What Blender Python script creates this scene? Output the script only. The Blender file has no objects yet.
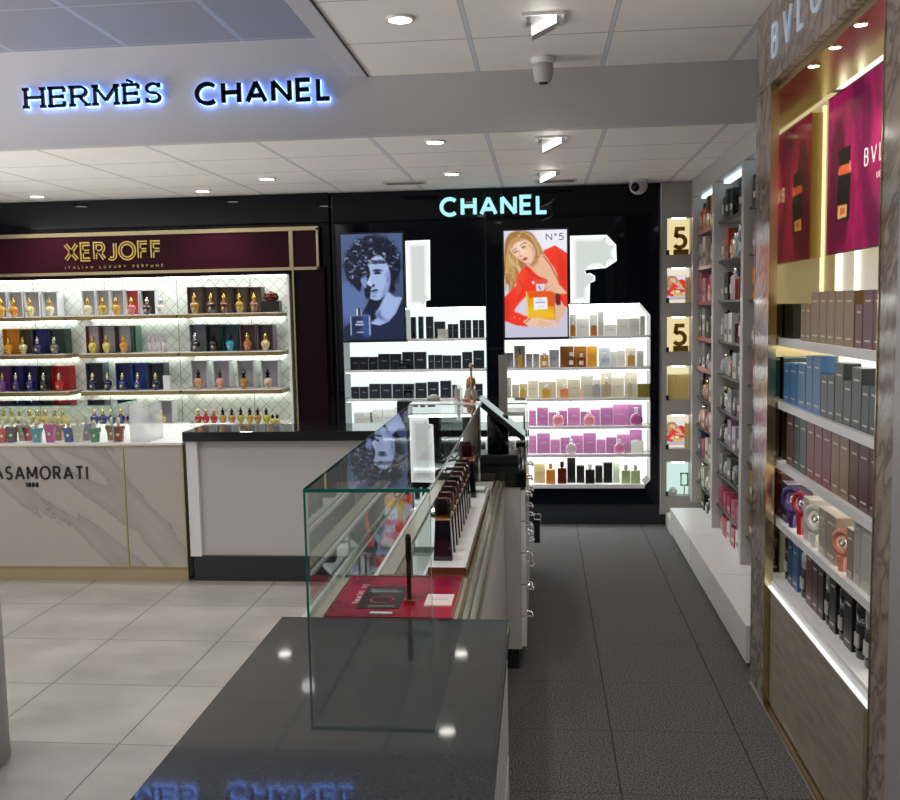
import bpy, bmesh, math, random
import numpy as np
from mathutils import Matrix, Vector
random.seed(7)
C = bpy.context.scene.collection
S = bpy.context.scene
PI = math.pi
# ------------------------------------------------------------------ camera
H = 1.68; F = 940.0
YAW, PITCH, ROLL = [math.radians(a) for a in (5.57038, -5.55527, -1.12039)]
def cam_axes():
    cy, sy, cp, sp = math.cos(YAW), math.sin(YAW), math.cos(PITCH), math.sin(PITCH)
    f = Vector((-sy*cp, cy*cp, sp)); r = Vector((cy, sy, 0)); u = r.cross(f)
    c, s = math.cos(ROLL), math.sin(ROLL)
    return c*r + s*u, -s*r + c*u, f
CR, CU, CF = cam_axes()
cd = bpy.data.cameras.new('camera'); cam = bpy.data.objects.new('camera', cd); C.objects.link(cam)
cd.sensor_fit = 'HORIZONTAL'; cd.sensor_width = 36; cd.lens = 36*F/900; cd.clip_start = .05
cam.matrix_world = Matrix(((CR.x, CU.x, -CF.x, 0), (CR.y, CU.y, -CF.y, 0), (CR.z, CU.z, -CF.z, H), (0, 0, 0, 1)))
S.camera = cam
def at(px, py, X=None, Y=None, Z=None):
    "world point seen at a pixel of the 900x800 frame on a plane of known X, Y or Z"
    d = CR*(px-450) + CU*(400-py) + CF*F
    t = X/d.x if X is not None else Y/d.y if Y is not None else (Z-H)/d.z
    return Vector((0, 0, H)) + d*t
# ------------------------------------------------------------------ world + exposure
w = bpy.data.worlds.new('shop_fill_world'); S.world = w; w.use_nodes = True
w.node_tree.nodes['Background'].inputs[0].default_value = (1, .97, .94, 1)
# added fill: background far brighter below the horizon to lift the ceilings, dimmer above
_n, _l = w.node_tree.nodes, w.node_tree.links
_tc = _n.new('ShaderNodeTexCoord'); _sp = _n.new('ShaderNodeSeparateXYZ'); _mr = _n.new('ShaderNodeMapRange')
_mr.inputs['From Min'].default_value = -.38; _mr.inputs['From Max'].default_value = -.20; _mr.inputs['To Min'].default_value = 9; _mr.inputs['To Max'].default_value = .6
_l.new(_tc.outputs['Generated'], _sp.inputs[0]); _l.new(_sp.outputs[2], _mr.inputs[0]); _l.new(_mr.outputs[0], _n['Background'].inputs[1])
S.view_settings.view_transform = 'Standard'; S.view_settings.look = 'None'
S.view_settings.gamma = 1; S.view_settings.use_curve_mapping = False
S.view_settings.exposure = 0.08
def area(name, loc, rot, sx, sy, e, col=(1, 1, 1)):
    l = bpy.data.lights.new(name, 'AREA'); l.shape = 'RECTANGLE'; l.size = sx; l.size_y = sy; l.energy = e; l.color = col
    o = bpy.data.objects.new(name, l); C.objects.link(o); o.location = loc; o.rotation_euler = rot; return o
def spot(name, loc, e, col=(1, .97, .92), ang=120, blend=.8, r=.05, rot=(0, 0, 0)):
    l = bpy.data.lights.new(name, 'SPOT'); l.energy = e; l.color = col; l.spot_size = math.radians(ang); l.spot_blend = blend; l.shadow_soft_size = r
    o = bpy.data.objects.new(name, l); C.objects.link(o); o.location = loc; o.rotation_euler = rot; return o
# added fill spots under the ceilings, with no fittings of their own
for _x, _y, _z, _e in ((-3.6, 3.4, 3.0, 46), (-2.7, 3.4, 3.0, 46), (-3.6, 1.6, 3.0, 46), (-2.7, 1.6, 3.0, 46), (-3.2, 5.7, 2.55, 26), (-2.4, 5.7, 2.55, 26), (-1.5, 5.7, 2.55, 22), (.35, .8, 2.82, 24), (.35, 2.0, 2.82, 20), (.5, 5.9, 2.55, 14)):
    spot('ceiling_fill_spot', (_x, _y, _z), _e, (1, .98, .95), 140, .9, .045)

# ------------------------------------------------------------------ materials
MATS = {}
def mat(name, col=(.8, .8, .8), rough=.5, metal=0, emit=None, es=0, spec=.5, trans=0, coat=0, alpha=1):
    if name in MATS: return MATS[name]
    m = bpy.data.materials.new(name); m.use_nodes = True; b = m.node_tree.nodes['Principled BSDF']
    b.inputs['Base Color'].default_value = (*col, 1); b.inputs['Roughness'].default_value = rough
    b.inputs['Metallic'].default_value = metal; b.inputs['Specular IOR Level'].default_value = spec
    b.inputs['Transmission Weight'].default_value = trans; b.inputs['Coat Weight'].default_value = coat
    b.inputs['Alpha'].default_value = alpha
    if emit: b.inputs['Emission Color'].default_value = (*emit, 1); b.inputs['Emission Strength'].default_value = es
    MATS[name] = m; return m
def nodes(m): return m.node_tree.nodes, m.node_tree.links, m.node_tree.nodes['Principled BSDF']
def nn(m, t, **k):
    n = m.node_tree.nodes.new(t)
    for a, v in k.items(): setattr(n, a, v)
    return n
def mix_noise(m, c1, c2, scale=8, detail=6, lo=.35, hi=.65, stretch=(1, 1, 1), bump=0, inp='Base Color'):
    N, L, b = nodes(m)
    tc = nn(m, 'ShaderNodeTexCoord'); mp = nn(m, 'ShaderNodeMapping'); mp.inputs['Scale'].default_value = stretch
    no = nn(m, 'ShaderNodeTexNoise'); no.inputs['Scale'].default_value = scale; no.inputs['Detail'].default_value = detail
    r = nn(m, 'ShaderNodeValToRGB'); r.color_ramp.elements[0].position = lo; r.color_ramp.elements[1].position = hi
    r.color_ramp.elements[0].color = (*c1, 1); r.color_ramp.elements[1].color = (*c2, 1)
    L.new(tc.outputs['Object'], mp.inputs[0]); L.new(mp.outputs[0], no.inputs[0]); L.new(no.outputs[0], r.inputs[0]); L.new(r.outputs[0], b.inputs[inp])
    if bump:
        bu = nn(m, 'ShaderNodeBump'); bu.inputs['Strength'].default_value = bump; bu.inputs['Distance'].default_value = .01
        L.new(no.outputs[0], bu.inputs['Height']); L.new(bu.outputs[0], b.inputs['Normal'])
    return r
def math_n(m, op, a, b_=None, c=None):
    n = nn(m, 'ShaderNodeMath', operation=op)
    for i, v in enumerate((a, b_, c)):
        if v is None: continue
        if isinstance(v, (int, float)): n.inputs[i].default_value = v
        else: m.node_tree.links.new(v, n.inputs[i])
    return n.outputs[0]
def grid_mask(m, axis, off, step, width):
    "1 on the joint lines perpendicular to an axis"
    tc = nn(m, 'ShaderNodeTexCoord'); sp = nn(m, 'ShaderNodeSeparateXYZ'); m.node_tree.links.new(tc.outputs['Object'], sp.inputs[0])
    v = math_n(m, 'SUBTRACT', sp.outputs[axis], off); v = math_n(m, 'DIVIDE', v, step)
    f = math_n(m, 'FRACT', math_n(m, 'ADD', v, 100.5)); d = math_n(m, 'ABSOLUTE', math_n(m, 'SUBTRACT', f, .5))
    return math_n(m, 'LESS_THAN', d, width/2/step)
def overlay(m, mask, col):
    N, L, b = nodes(m); s = b.inputs['Base Color']
    mx = nn(m, 'ShaderNodeMix', data_type='RGBA')
    if s.is_linked:
        src = s.links[0].from_socket; L.new(src, mx.inputs[6])
    else: mx.inputs[6].default_value = s.default_value
    mx.inputs[7].default_value = (*col, 1); L.new(mask, mx.inputs[0]); L.new(mx.outputs[2], s)

mfloor = mat('stone_tile', rough=.32)
mix_noise(mfloor, (.28, .26, .24), (.41, .385, .36), 2.2, 9, .3, .7, (1, 1.6, 1), .04)
overlay(mfloor, grid_mask(mfloor, 0, -1.668, .5825, .007), (.10, .09, .085)); overlay(mfloor, grid_mask(mfloor, 1, 3.405, .575, .006), (.16, .15, .14))
mcarpet = mat('carpet_pile', rough=1, spec=.1)
mix_noise(mcarpet, (.035, .035, .036), (.21, .207, .21), 150, 3, .35, .7, bump=.6)
overlay(mcarpet, grid_mask(mcarpet, 0, .262, .49, .006), (.045, .045, .046)); overlay(mcarpet, grid_mask(mcarpet, 1, 3.63, .49, .003), (.05, .05, .051))
def ceilmat(name, col, xo, yo, ys, bar=(.62, .66, .72)):
    m = mat(name, col, .55)
    mix_noise(m, col, tuple(c*.96 for c in col), 3, 3)
    overlay(m, grid_mask(m, 1, yo, ys, .009), (.34, .34, .34)); overlay(m, grid_mask(m, 0, xo, .61, .022), (.38, .39, .41)); overlay(m, grid_mask(m, 0, xo, .61, .016), bar)
    return m
mceil_low = ceilmat('ceiling_tile', (.90, .875, .84), -.88, 5.52, .55)
mceil_near = ceilmat('ceiling_tile_front', (.88, .85, .82), -.295, 4.225, .58)
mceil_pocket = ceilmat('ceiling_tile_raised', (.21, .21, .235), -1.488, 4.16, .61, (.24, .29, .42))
mwhite = mat('white_plaster', (.50, .50, .52), .5)
mwhitegloss = mat('white_lacquer', (.80, .80, .80), .22)
mgreyl = mat('grey_laminate', (.54, .525, .505), .38)
mgreywall = mat('grey_wall_panel', (.40, .385, .36), .4)
mblack = mat('black_gloss', (.002, .003, .006), .03, spec=.22)
mblackm = mat('black_satin', (.012, .013, .015), .3)
mskirt = mat('charcoal_skirting', (.022, .025, .03), .35)
mstone = mat('dark_quartz', (.028, .031, .034), .045, spec=.38)
mix_noise(mstone, (.024, .027, .030), (.034, .037, .040), 160, 2)
mblktop = mat('black_polished_top', (.006, .007, .008), .05, spec=.7)
mgold = mat('polished_gold', (.60, .49, .28), .16, 1)
mgoldb = mat('brushed_gold', (.55, .45, .24), .30, 1)
mgoldmirror = mat('gold_mirror', (.50, .42, .24), .05, 1)
mcream = mat('cream_gold_skirting', (.47, .38, .22), .3, .4)
mburg = mat('burgundy_panel', (.030, .003, .010), .3, spec=.12)
mburgd = mat('dark_burgundy_pillar', (.010, .002, .005), .25, spec=.12)
mchrome = mat('chrome', (.75, .76, .78), .12, 1)
mtaupe = mat('taupe_wood_panel', rough=.5)
mix_noise(mtaupe, (.25, .21, .165), (.37, .325, .265), 5, 8, .3, .7, (1, 1.2, 9))
def marble(name, base, vein, scale, rot, lo=.47, hi=.53, rough=.25, soft=None):
    m = mat(name, base, rough); N, L, b = nodes(m)
    tc = nn(m, 'ShaderNodeTexCoord'); mp = nn(m, 'ShaderNodeMapping'); mp.inputs['Rotation'].default_value = rot; mp.inputs['Scale'].default_value = (1, 1, 1)
    mp2 = nn(m, 'ShaderNodeMapping'); mp2.inputs['Scale'].default_value = (.35, 1, 1.9)
    no = nn(m, 'ShaderNodeTexNoise'); no.inputs['Scale'].default_value = scale; no.inputs['Detail'].default_value = 7; no.inputs['Distortion'].default_value = .7
    L.new(tc.outputs['Object'], mp.inputs[0]); L.new(mp.outputs[0], mp2.inputs[0]); L.new(mp2.outputs[0], no.inputs[0])
    r = nn(m, 'ShaderNodeValToRGB'); cr = r.color_ramp
    cr.elements[0].position = lo-.12; cr.elements[0].color = (*base, 1); cr.elements[1].position = hi+.04; cr.elements[1].color = (*base, 1)
    e = cr.elements.new(lo+.02); e.color = (*[(a*.6+c*.4) for a, c in zip(base, vein)], 1)
    e = cr.elements.new((lo+hi)/2+.01); e.color = (*vein, 1); e = cr.elements.new(hi); e.color = (*[(a*.85+c*.15) for a, c in zip(base, vein)], 1)
    L.new(no.outputs[0], r.inputs[0]); L.new(r.outputs[0], b.inputs['Base Color']); return m
mmarble = marble('white_veined_marble', (.50, .46, .41), (.26, .23, .20), 1.7, (0, -.75, 0), .485, .51)
mbmarble = marble('taupe_polished_marble', (.36, .29, .245), (.17, .13, .105), 6.5, (.9, 0, 0), .42, .58, .12)
mlat = mat('lattice_panel', (.74, .78, .72), .3)
def _lat(m):
    N, L, b = nodes(m); tc = nn(m, 'ShaderNodeTexCoord'); sp = nn(m, 'ShaderNodeSeparateXYZ'); L.new(tc.outputs['Object'], sp.inputs[0])
    for s in (1, -1):
        v = math_n(m, 'MULTIPLY_ADD', sp.outputs[2], s*1.0, sp.outputs[0]); v = math_n(m, 'DIVIDE', v, .095)
        f = math_n(m, 'FRACT', math_n(m, 'ADD', v, 200.5)); d = math_n(m, 'ABSOLUTE', math_n(m, 'SUBTRACT', f, .5))
        overlay(m, math_n(m, 'LESS_THAN', d, .035), (.42, .40, .30))
    overlay(m, grid_mask(m, 0, -2.28, .6, .006), (.25, .25, .2))
_lat(mlat)
def glassmat(name, tint, rough=0.0, refl=1.0):
    m = bpy.data.materials.new(name); m.use_nodes = True; N, L = m.node_tree.nodes, m.node_tree.links; N.clear()
    o = N.new('ShaderNodeOutputMaterial'); t = N.new('ShaderNodeBsdfTransparent'); t.inputs[0].default_value = (*tint, 1)
    g = N.new('ShaderNodeBsdfGlossy'); g.inputs['Roughness'].default_value = rough
    f = N.new('ShaderNodeFresnel'); f.inputs[0].default_value = 1.5
    gm = N.new('ShaderNodeNewGeometry'); fr = N.new('ShaderNodeMath'); fr.operation = 'SUBTRACT'; fr.inputs[0].default_value = 1; L.new(gm.outputs['Backfacing'], fr.inputs[1])
    m2 = N.new('ShaderNodeMath'); m2.operation = 'MULTIPLY'; m2.inputs[1].default_value = 1.6; m2.use_clamp = True; L.new(f.outputs[0], m2.inputs[0])
    m3 = N.new('ShaderNodeMath'); m3.operation = 'MULTIPLY'; L.new(m2.outputs[0], m3.inputs[0]); L.new(fr.outputs[0], m3.inputs[1])
    mx = N.new('ShaderNodeMixShader'); L.new(m3.outputs[0], mx.inputs[0]); L.new(t.outputs[0], mx.inputs[1]); L.new(g.outputs[0], mx.inputs[2]); L.new(mx.outputs[0], o.inputs[0])
    MATS[name] = m; return m
mglass = glassmat('clear_glass', (.96, .985, .975))
macryl = mat('frosted_acrylic', (.9, .93, .95), .12, alpha=.42)
medge = mat('green_glass_edge', (.004, .085, .065), .1, emit=(.0, .3, .22), es=.05)
medgel = mat('pale_glass_edge', (.30, .42, .38), .1)
def emi(name, col, s): return mat('glow_'+name, (0, 0, 0), .5, emit=col, es=s)
eback = emi('shelf_back', (.86, 1, .97), 1.05)
estrip = emi('shelf_strip', (.95, 1, 1), 15)
ewarm = emi('shelf_back_warm', (1, .99, .94), 1.15)
elamp = emi('lamp', (1, .97, .9), 9)
esign = emi('sign_teal', (.42, .93, .95), 1.0)
eblue = emi('halo_blue', (.16, .32, 1.0), 8)

def srgb(h):
    h = h.lstrip('#'); v = [int(h[i:i+2], 16)/255 for i in (0, 2, 4)]
    return tuple(x/12.92 if x <= .04045 else ((x+.055)/1.055)**2.4 for x in v)
def cm(h, rough=.35, **k): return mat('paint_'+h+('' if not k else '_'+'_'.join(k)), srgb(h), rough, **k)
def liq(h): return mat('liquid_'+h, srgb(h), .08, spec=.8, coat=.5)
def metalc(h, r=.2): return mat('metal_'+h, srgb(h), r, 1)

# ------------------------------------------------------------------ mesh helpers
class MB:
    def __init__(s): s.v = []; s.f = []; s.m = []; s.k = 0; s.sm = []
    def add(s, vs, fs, smooth=False):
        n = len(s.v); s.v += [tuple(p) for p in vs]; s.f += [tuple(i+n for i in f) for f in fs]; s.m += [s.k]*len(fs); s.sm += [smooth]*len(fs); return s
    def box(s, x0, x1, y0, y1, z0, z1):
        x0, x1 = sorted((x0, x1)); y0, y1 = sorted((y0, y1)); z0, z1 = sorted((z0, z1))
        return s.add([(x0,y0,z0),(x1,y0,z0),(x1,y1,z0),(x0,y1,z0),(x0,y0,z1),(x1,y0,z1),(x1,y1,z1),(x0,y1,z1)],
              [(0,3,2,1),(4,5,6,7),(0,1,5,4),(1,2,6,5),(2,3,7,6),(3,0,4,7)])
    def frus(s, w0, d0, w1, d1, z0, z1, cx=0, cy=0):
        vs = [(cx+a*w/2, cy+b*d/2, z) for w, d, z in ((w0, d0, z0), (w1, d1, z1)) for a, b in ((-1,-1),(1,-1),(1,1),(-1,1))]
        return s.add(vs, [(0,3,2,1),(4,5,6,7),(0,1,5,4),(1,2,6,5),(2,3,7,6),(3,0,4,7)])
    def lathe(s, prof, n=16, cx=0, cy=0, flat=1.0, smooth=True):
        vs = []; fs = []
        for r, z in prof:
            for i in range(n):
                a = 2*PI*i/n; vs.append((cx+r*math.cos(a), cy+r*flat*math.sin(a), z))
        for j in range(len(prof)-1):
            for i in range(n):
                k = (i+1) % n; fs.append((j*n+i, j*n+k, (j+1)*n+k, (j+1)*n+i))
        s.add(vs, fs, smooth)
        m = len(s.v)-len(vs); s.f += [tuple(m+i for i in reversed(range(n))), tuple(m+(len(prof)-1)*n+i for i in range(n))]; s.m += [s.k]*2; s.sm += [False]*2
        return s
    def cyl(s, r, z0, z1, n=20, cx=0, cy=0, flat=1.0): return s.lathe([(r, z0), (r, z1)], n, cx, cy, flat)
    def prism(s, pts, axis, a, b):
        "extrude a 2D outline: axis 'y' -> pts are (x,z); 'x' -> (y,z); 'z' -> (x,y)"
        def P(p, t): return (p[0], t, p[1]) if axis == 'y' else (t, p[0], p[1]) if axis == 'x' else (p[0], p[1], t)
        n = len(pts); vs = [P(p, a) for p in pts]+[P(p, b) for p in pts]
        fs = [tuple(range(n)), tuple(reversed(range(n, 2*n)))]+[(i, i+n, (i+1) % n+n, (i+1) % n) for i in range(n)]
        return s.add(vs, fs)
    def tube(s, path, r, n=8):
        path = [Vector(p) for p in path]; vs = []; fs = []
        for i, p in enumerate(path):
            d = (path[min(i+1, len(path)-1)]-path[max(i-1, 0)]).normalized()
            u = d.cross(Vector((0, 0, 1)) if abs(d.z) < .9 else Vector((1, 0, 0))).normalized(); v = d.cross(u)
            vs += [p+(u*math.cos(2*PI*k/n)+v*math.sin(2*PI*k/n))*r for k in range(n)]
        for i in range(len(path)-1):
            for k in range(n): q = (k+1) % n; fs.append((i*n+k, i*n+q, (i+1)*n+q, (i+1)*n+k))
        return s.add(vs, fs, True)
    def torus(s, R, r, axis='y', c=(0, 0, 0), n=20, m=8, flat=1.0):
        vs = []; fs = []
        for i in range(n):
            a = 2*PI*i/n
            for j in range(m):
                b = 2*PI*j/m; q = R+r*math.cos(b); w_ = r*flat*math.sin(b)
                p = (q*math.cos(a), w_, q*math.sin(a)) if axis == 'y' else (w_, q*math.cos(a), q*math.sin(a)) if axis == 'x' else (q*math.cos(a), q*math.sin(a), w_)
                vs.append((p[0]+c[0], p[1]+c[1], p[2]+c[2]))
        for i in range(n):
            for j in range(m): fs.append((i*m+j, ((i+1) % n)*m+j, ((i+1) % n)*m+(j+1) % m, i*m+(j+1) % m))
        return s.add(vs, fs, True)
    def mesh(s, name, mats):
        me = bpy.data.meshes.new(name); me.from_pydata(s.v, [], s.f)
        for m in (mats if isinstance(mats, (list, tuple)) else [mats]): me.materials.append(m)
        me.polygons.foreach_set('material_index', s.m); me.polygons.foreach_set('use_smooth', s.sm)
        bm = bmesh.new(); bm.from_mesh(me); bmesh.ops.recalc_face_normals(bm, faces=bm.faces); bm.to_mesh(me); bm.free()
        return me
def obj(name, mb, mats, parent=None, bevel=0, loc=None):
    me = mb.mesh(name, mats) if isinstance(mb, MB) else mb
    o = bpy.data.objects.new(name, me); C.objects.link(o)
    if parent: o.parent = parent
    if loc: o.location = loc
    if bevel:
        b = o.modifiers.new('bevel', 'BEVEL'); b.width = bevel; b.segments = 2; b.limit_method = 'ANGLE'
    return o
LABELS = {}
def tag(o, label, cat, group=None):
    n = len(label.split())
    if n < 4 or n > 16: print('LABEL LENGTH', n, label)
    if label in LABELS: print('LABEL TWICE', label)
    LABELS[label] = 1
    o['label'] = label; o['category'] = cat
    if group: o['group'] = group
    return o
def thing(name, label, cat, loc=(0, 0, 0), rz=0, group=None):
    o = bpy.data.objects.new(name, None); C.objects.link(o); o.location = loc; o.rotation_euler = (0, 0, rz); o.empty_display_size = .05
    return tag(o, label, cat, group)
def struct(name, mb, m, parent=None):
    o = obj(name, mb, m, parent)
    if not parent: o['kind'] = 'structure'
    return o
ORD = ['first', 'second', 'third', 'fourth', 'fifth', 'sixth', 'seventh', 'eighth', 'ninth', 'tenth', 'eleventh', 'twelfth', 'thirteenth', 'fourteenth', 'fifteenth', 'sixteenth', 'seventeenth', 'eighteenth']

# ------------------------------------------------------------------ stroke lettering
def arc(cx, cy, rx, ry, a0, a1, n=14): return [(cx+rx*math.cos(math.radians(a0+(a1-a0)*i/n)), cy+ry*math.sin(math.radians(a0+(a1-a0)*i/n))) for i in range(n+1)]
G = {
 'A': (.86, [[(0, 0), (.43, 1), (.86, 0)], [(.16, .3), (.70, .3)]]),
 'B': (.62, [[(0, 0), (0, 1)], [(0, 1), (.3, 1)]+arc(.32, .765, .24, .235, 90, -90)+[(0, .53)], [(.3, .53)]+arc(.34, .265, .27, .265, 90, -90)+[(0, 0)]]),
 'C': (.88, [arc(.5, .5, .5, .5, 48, 312, 22)]),
 'D': (.8, [[(0, 0), (0, 1), (.3, 1)]+arc(.32, .5, .46, .5, 90, -90)+[(0, 0)]]),
 'E': (.58, [[(.58, 1), (0, 1), (0, 0), (.58, 0)], [(0, .51), (.52, .51)]]),
 'F': (.56, [[(.56, 1), (0, 1), (0, 0)], [(0, .51), (.5, .51)]]),
 'G': (.94, [arc(.5, .5, .5, .5, 45, 360, 24)+[(.58, .5)]]),
 'H': (.74, [[(0, 0), (0, 1)], [(.74, 0), (.74, 1)], [(0, .52), (.74, .52)]]),
 'I': (.0, [[(0, 0), (0, 1)]]),
 'J': (.42, [[(.42, 1), (.42, .24)]+arc(.18, .24, .24, .24, 0, -140, 8)]),
 'L': (.52, [[(0, 1), (0, 0), (.52, 0)]]),
 'M': (.92, [[(0, 0), (0, 1), (.46, .2), (.92, 1), (.92, 0)]]),
 'N': (.76, [[(0, 0), (0, 1), (.76, 0), (.76, 1)]]),
 'O': (1.0, [arc(.5, .5, .5, .5, 0, 360, 28)]),
 'P': (.6, [[(0, 0), (0, 1), (.32, 1)]+arc(.34, .74, .26, .26, 90, -90)+[(0, .48)]]),
 'Q': (1.0, [arc(.5, .5, .5, .5, 0, 360, 28), [(.6, .3), (.95, -.05)]]),
 'R': (.64, [[(0, 0), (0, 1), (.32, 1)]+arc(.34, .74, .26, .26, 90, -90)+[(0, .48)], [(.30, .48), (.64, 0)]]),
 'S': (.56, [arc(.28, .75, .26, .25, 35, 270, 14)+arc(.28, .25, .28, .25, 90, -145, 14)]),
 'T': (.68, [[(0, 1), (.68, 1)], [(.34, 1), (.34, 0)]]),
 'U': (.7, [[(0, 1), (0, .35)]+arc(.35, .35, .35, .35, 180, 360, 14)+[(.7, 1)]]),
 'V': (.84, [[(0, 1), (.42, 0), (.84, 1)]]),
 'X': (.8, [[(0, 0), (.8, 1)], [(0, 1), (.8, 0)]]),
 'Y': (.8, [[(0, 1), (.4, .5), (.8, 1)], [(.4, .5), (.4, 0)]]),
 '1': (.24, [[(0, .8), (.24, 1), (.24, 0)]]),
 '8': (.52, [arc(.26, .75, .22, .25, 0, 360, 18), arc(.26, .26, .26, .26, 0, 360, 18)]),
 '5': (.56, [[(.52, 1), (.1, 1), (.04, .56)]+arc(.24, .32, .31, .31, 120, -145, 18)]),
 '°': (.22, [arc(.11, .85, .11, .11, 0, 360, 14)]),
 ' ': (.35, []),
}
def ribbon(mb, pts, w_, y0, y1, fx):
    pts = [p for i, p in enumerate(pts) if i == 0 or abs(p[0]-pts[i-1][0])+abs(p[1]-pts[i-1][1]) > 1e-6]
    for i in range(1, len(pts)-1):
        a, b, c = (Vector(pts[j]) for j in (i-1, i, i+1))
        if (b-a).length > 1e-6 and (c-b).length > 1e-6 and (b-a).normalized().dot((c-b).normalized()) < -.15:
            ribbon(mb, pts[:i+1], w_, y0, y1, fx); ribbon(mb, pts[i:], w_, y0, y1, fx); return
    closed = abs(pts[0][0]-pts[-1][0]) < 1e-6 and abs(pts[0][1]-pts[-1][1]) < 1e-6
    P = [Vector((p[0], p[1])) for p in pts]
    if closed: P = P[:-1]
    n = len(P); Lf = []; Rt = []
    for i in range(n):
        a = P[i-1] if (i > 0 or closed) else None; b = P[(i+1) % n] if (i < n-1 or closed) else None
        d1 = (P[i]-a).normalized() if a is not None else None; d2 = (b-P[i]).normalized() if b is not None else None
        if d1 is None: d1 = d2
        if d2 is None: d2 = d1
        n1 = Vector((-d1.y, d1.x)); n2 = Vector((-d2.y, d2.x)); m = n1+n2
        m = n1 if m.length < 1e-4 else m.normalized()
        k = w_/2/max(.32, m.dot(n1))
        Lf.append(P[i]+m*k); Rt.append(P[i]-m*k)
    vs = []
    for t in (y0, y1):
        for q in Lf+Rt: vs.append(fx(q.x, q.y, t))
    fs = []; N2 = 2*n
    for i in range(n if closed else n-1):
        j = (i+1) % n
        fs += [(i, j, n+j, n+i), (N2+i, N2+n+i, N2+n+j, N2+j), (i, N2+i, N2+j, j), (n+i, n+j, N2+n+j, N2+n+i)]
    if not closed: fs += [(0, n, N2+n, N2), (n-1, N2+n-1, N2+2*n-1, 2*n-1)]
    mb.add(vs, fs)
def lettering(mb, text, h, w_, gap, fx, width=None, grow=0, serif=0, depth=(0, 1)):
    "fx(u, v, t): u along, v up, t through the thickness"
    h_ = h-w_; adv = []; x = 0
    for ch in text:
        base = {'È': 'E', 'Ç': 'C'}.get(ch, ch); gw = G[base][0]*h_; adv.append((ch, base, x)); x += gw+w_+gap
    tot = x-gap; sc = 1 if width is None else width/tot
    for ch, base, x0 in adv:
        st = [list(l) for l in G[base][1]]
        if serif:
            s_ = serif
            ends = {'H': [(0,0),(0,1),(.74,0),(.74,1)], 'E': [(0,0),(0,1)], 'R': [(0,0),(0,1),(.66,0)], 'M': [(0,0),(0,1),(.92,0),(.92,1)], 'S': []}.get(base, [])
            for e in ends: st.append([(e[0]-s_, e[1]), (e[0]+s_, e[1])])
            if base == 'E': st += [[(.58, 1.03), (.58, .76)], [(.58, -.03), (.58, .24)], [(.5, .4), (.5, .62)]]
            if base == 'S': st += [[(.535, 1.04), (.535, .78)], [(.02, -.04), (.02, .22)]]
        if ch == 'È': st.append([(.12, 1.27), (.36, 1.13)])
        for l in st:
            if grow and not (len(l) > 3 and l[0] == l[-1]):
                pass
            p = [((x0+w_/2+a*h_)*sc, w_/2+b*h_) for a, b in l]
            ribbon(mb, p, w_+grow, depth[0], depth[1], fx)
    return tot*sc
def sign_xz(text, x0, x1, z0, h, w_, gap, y, th, mat_, name, parent, grow=0, serif=0):
    mb = MB(); lettering(mb, text, h, w_, gap, lambda u, v, t: (x0+u, y-t, z0+v), width=x1-x0, grow=grow, serif=serif, depth=(0, th))
    return obj(name, mb, mat_, parent)

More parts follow.
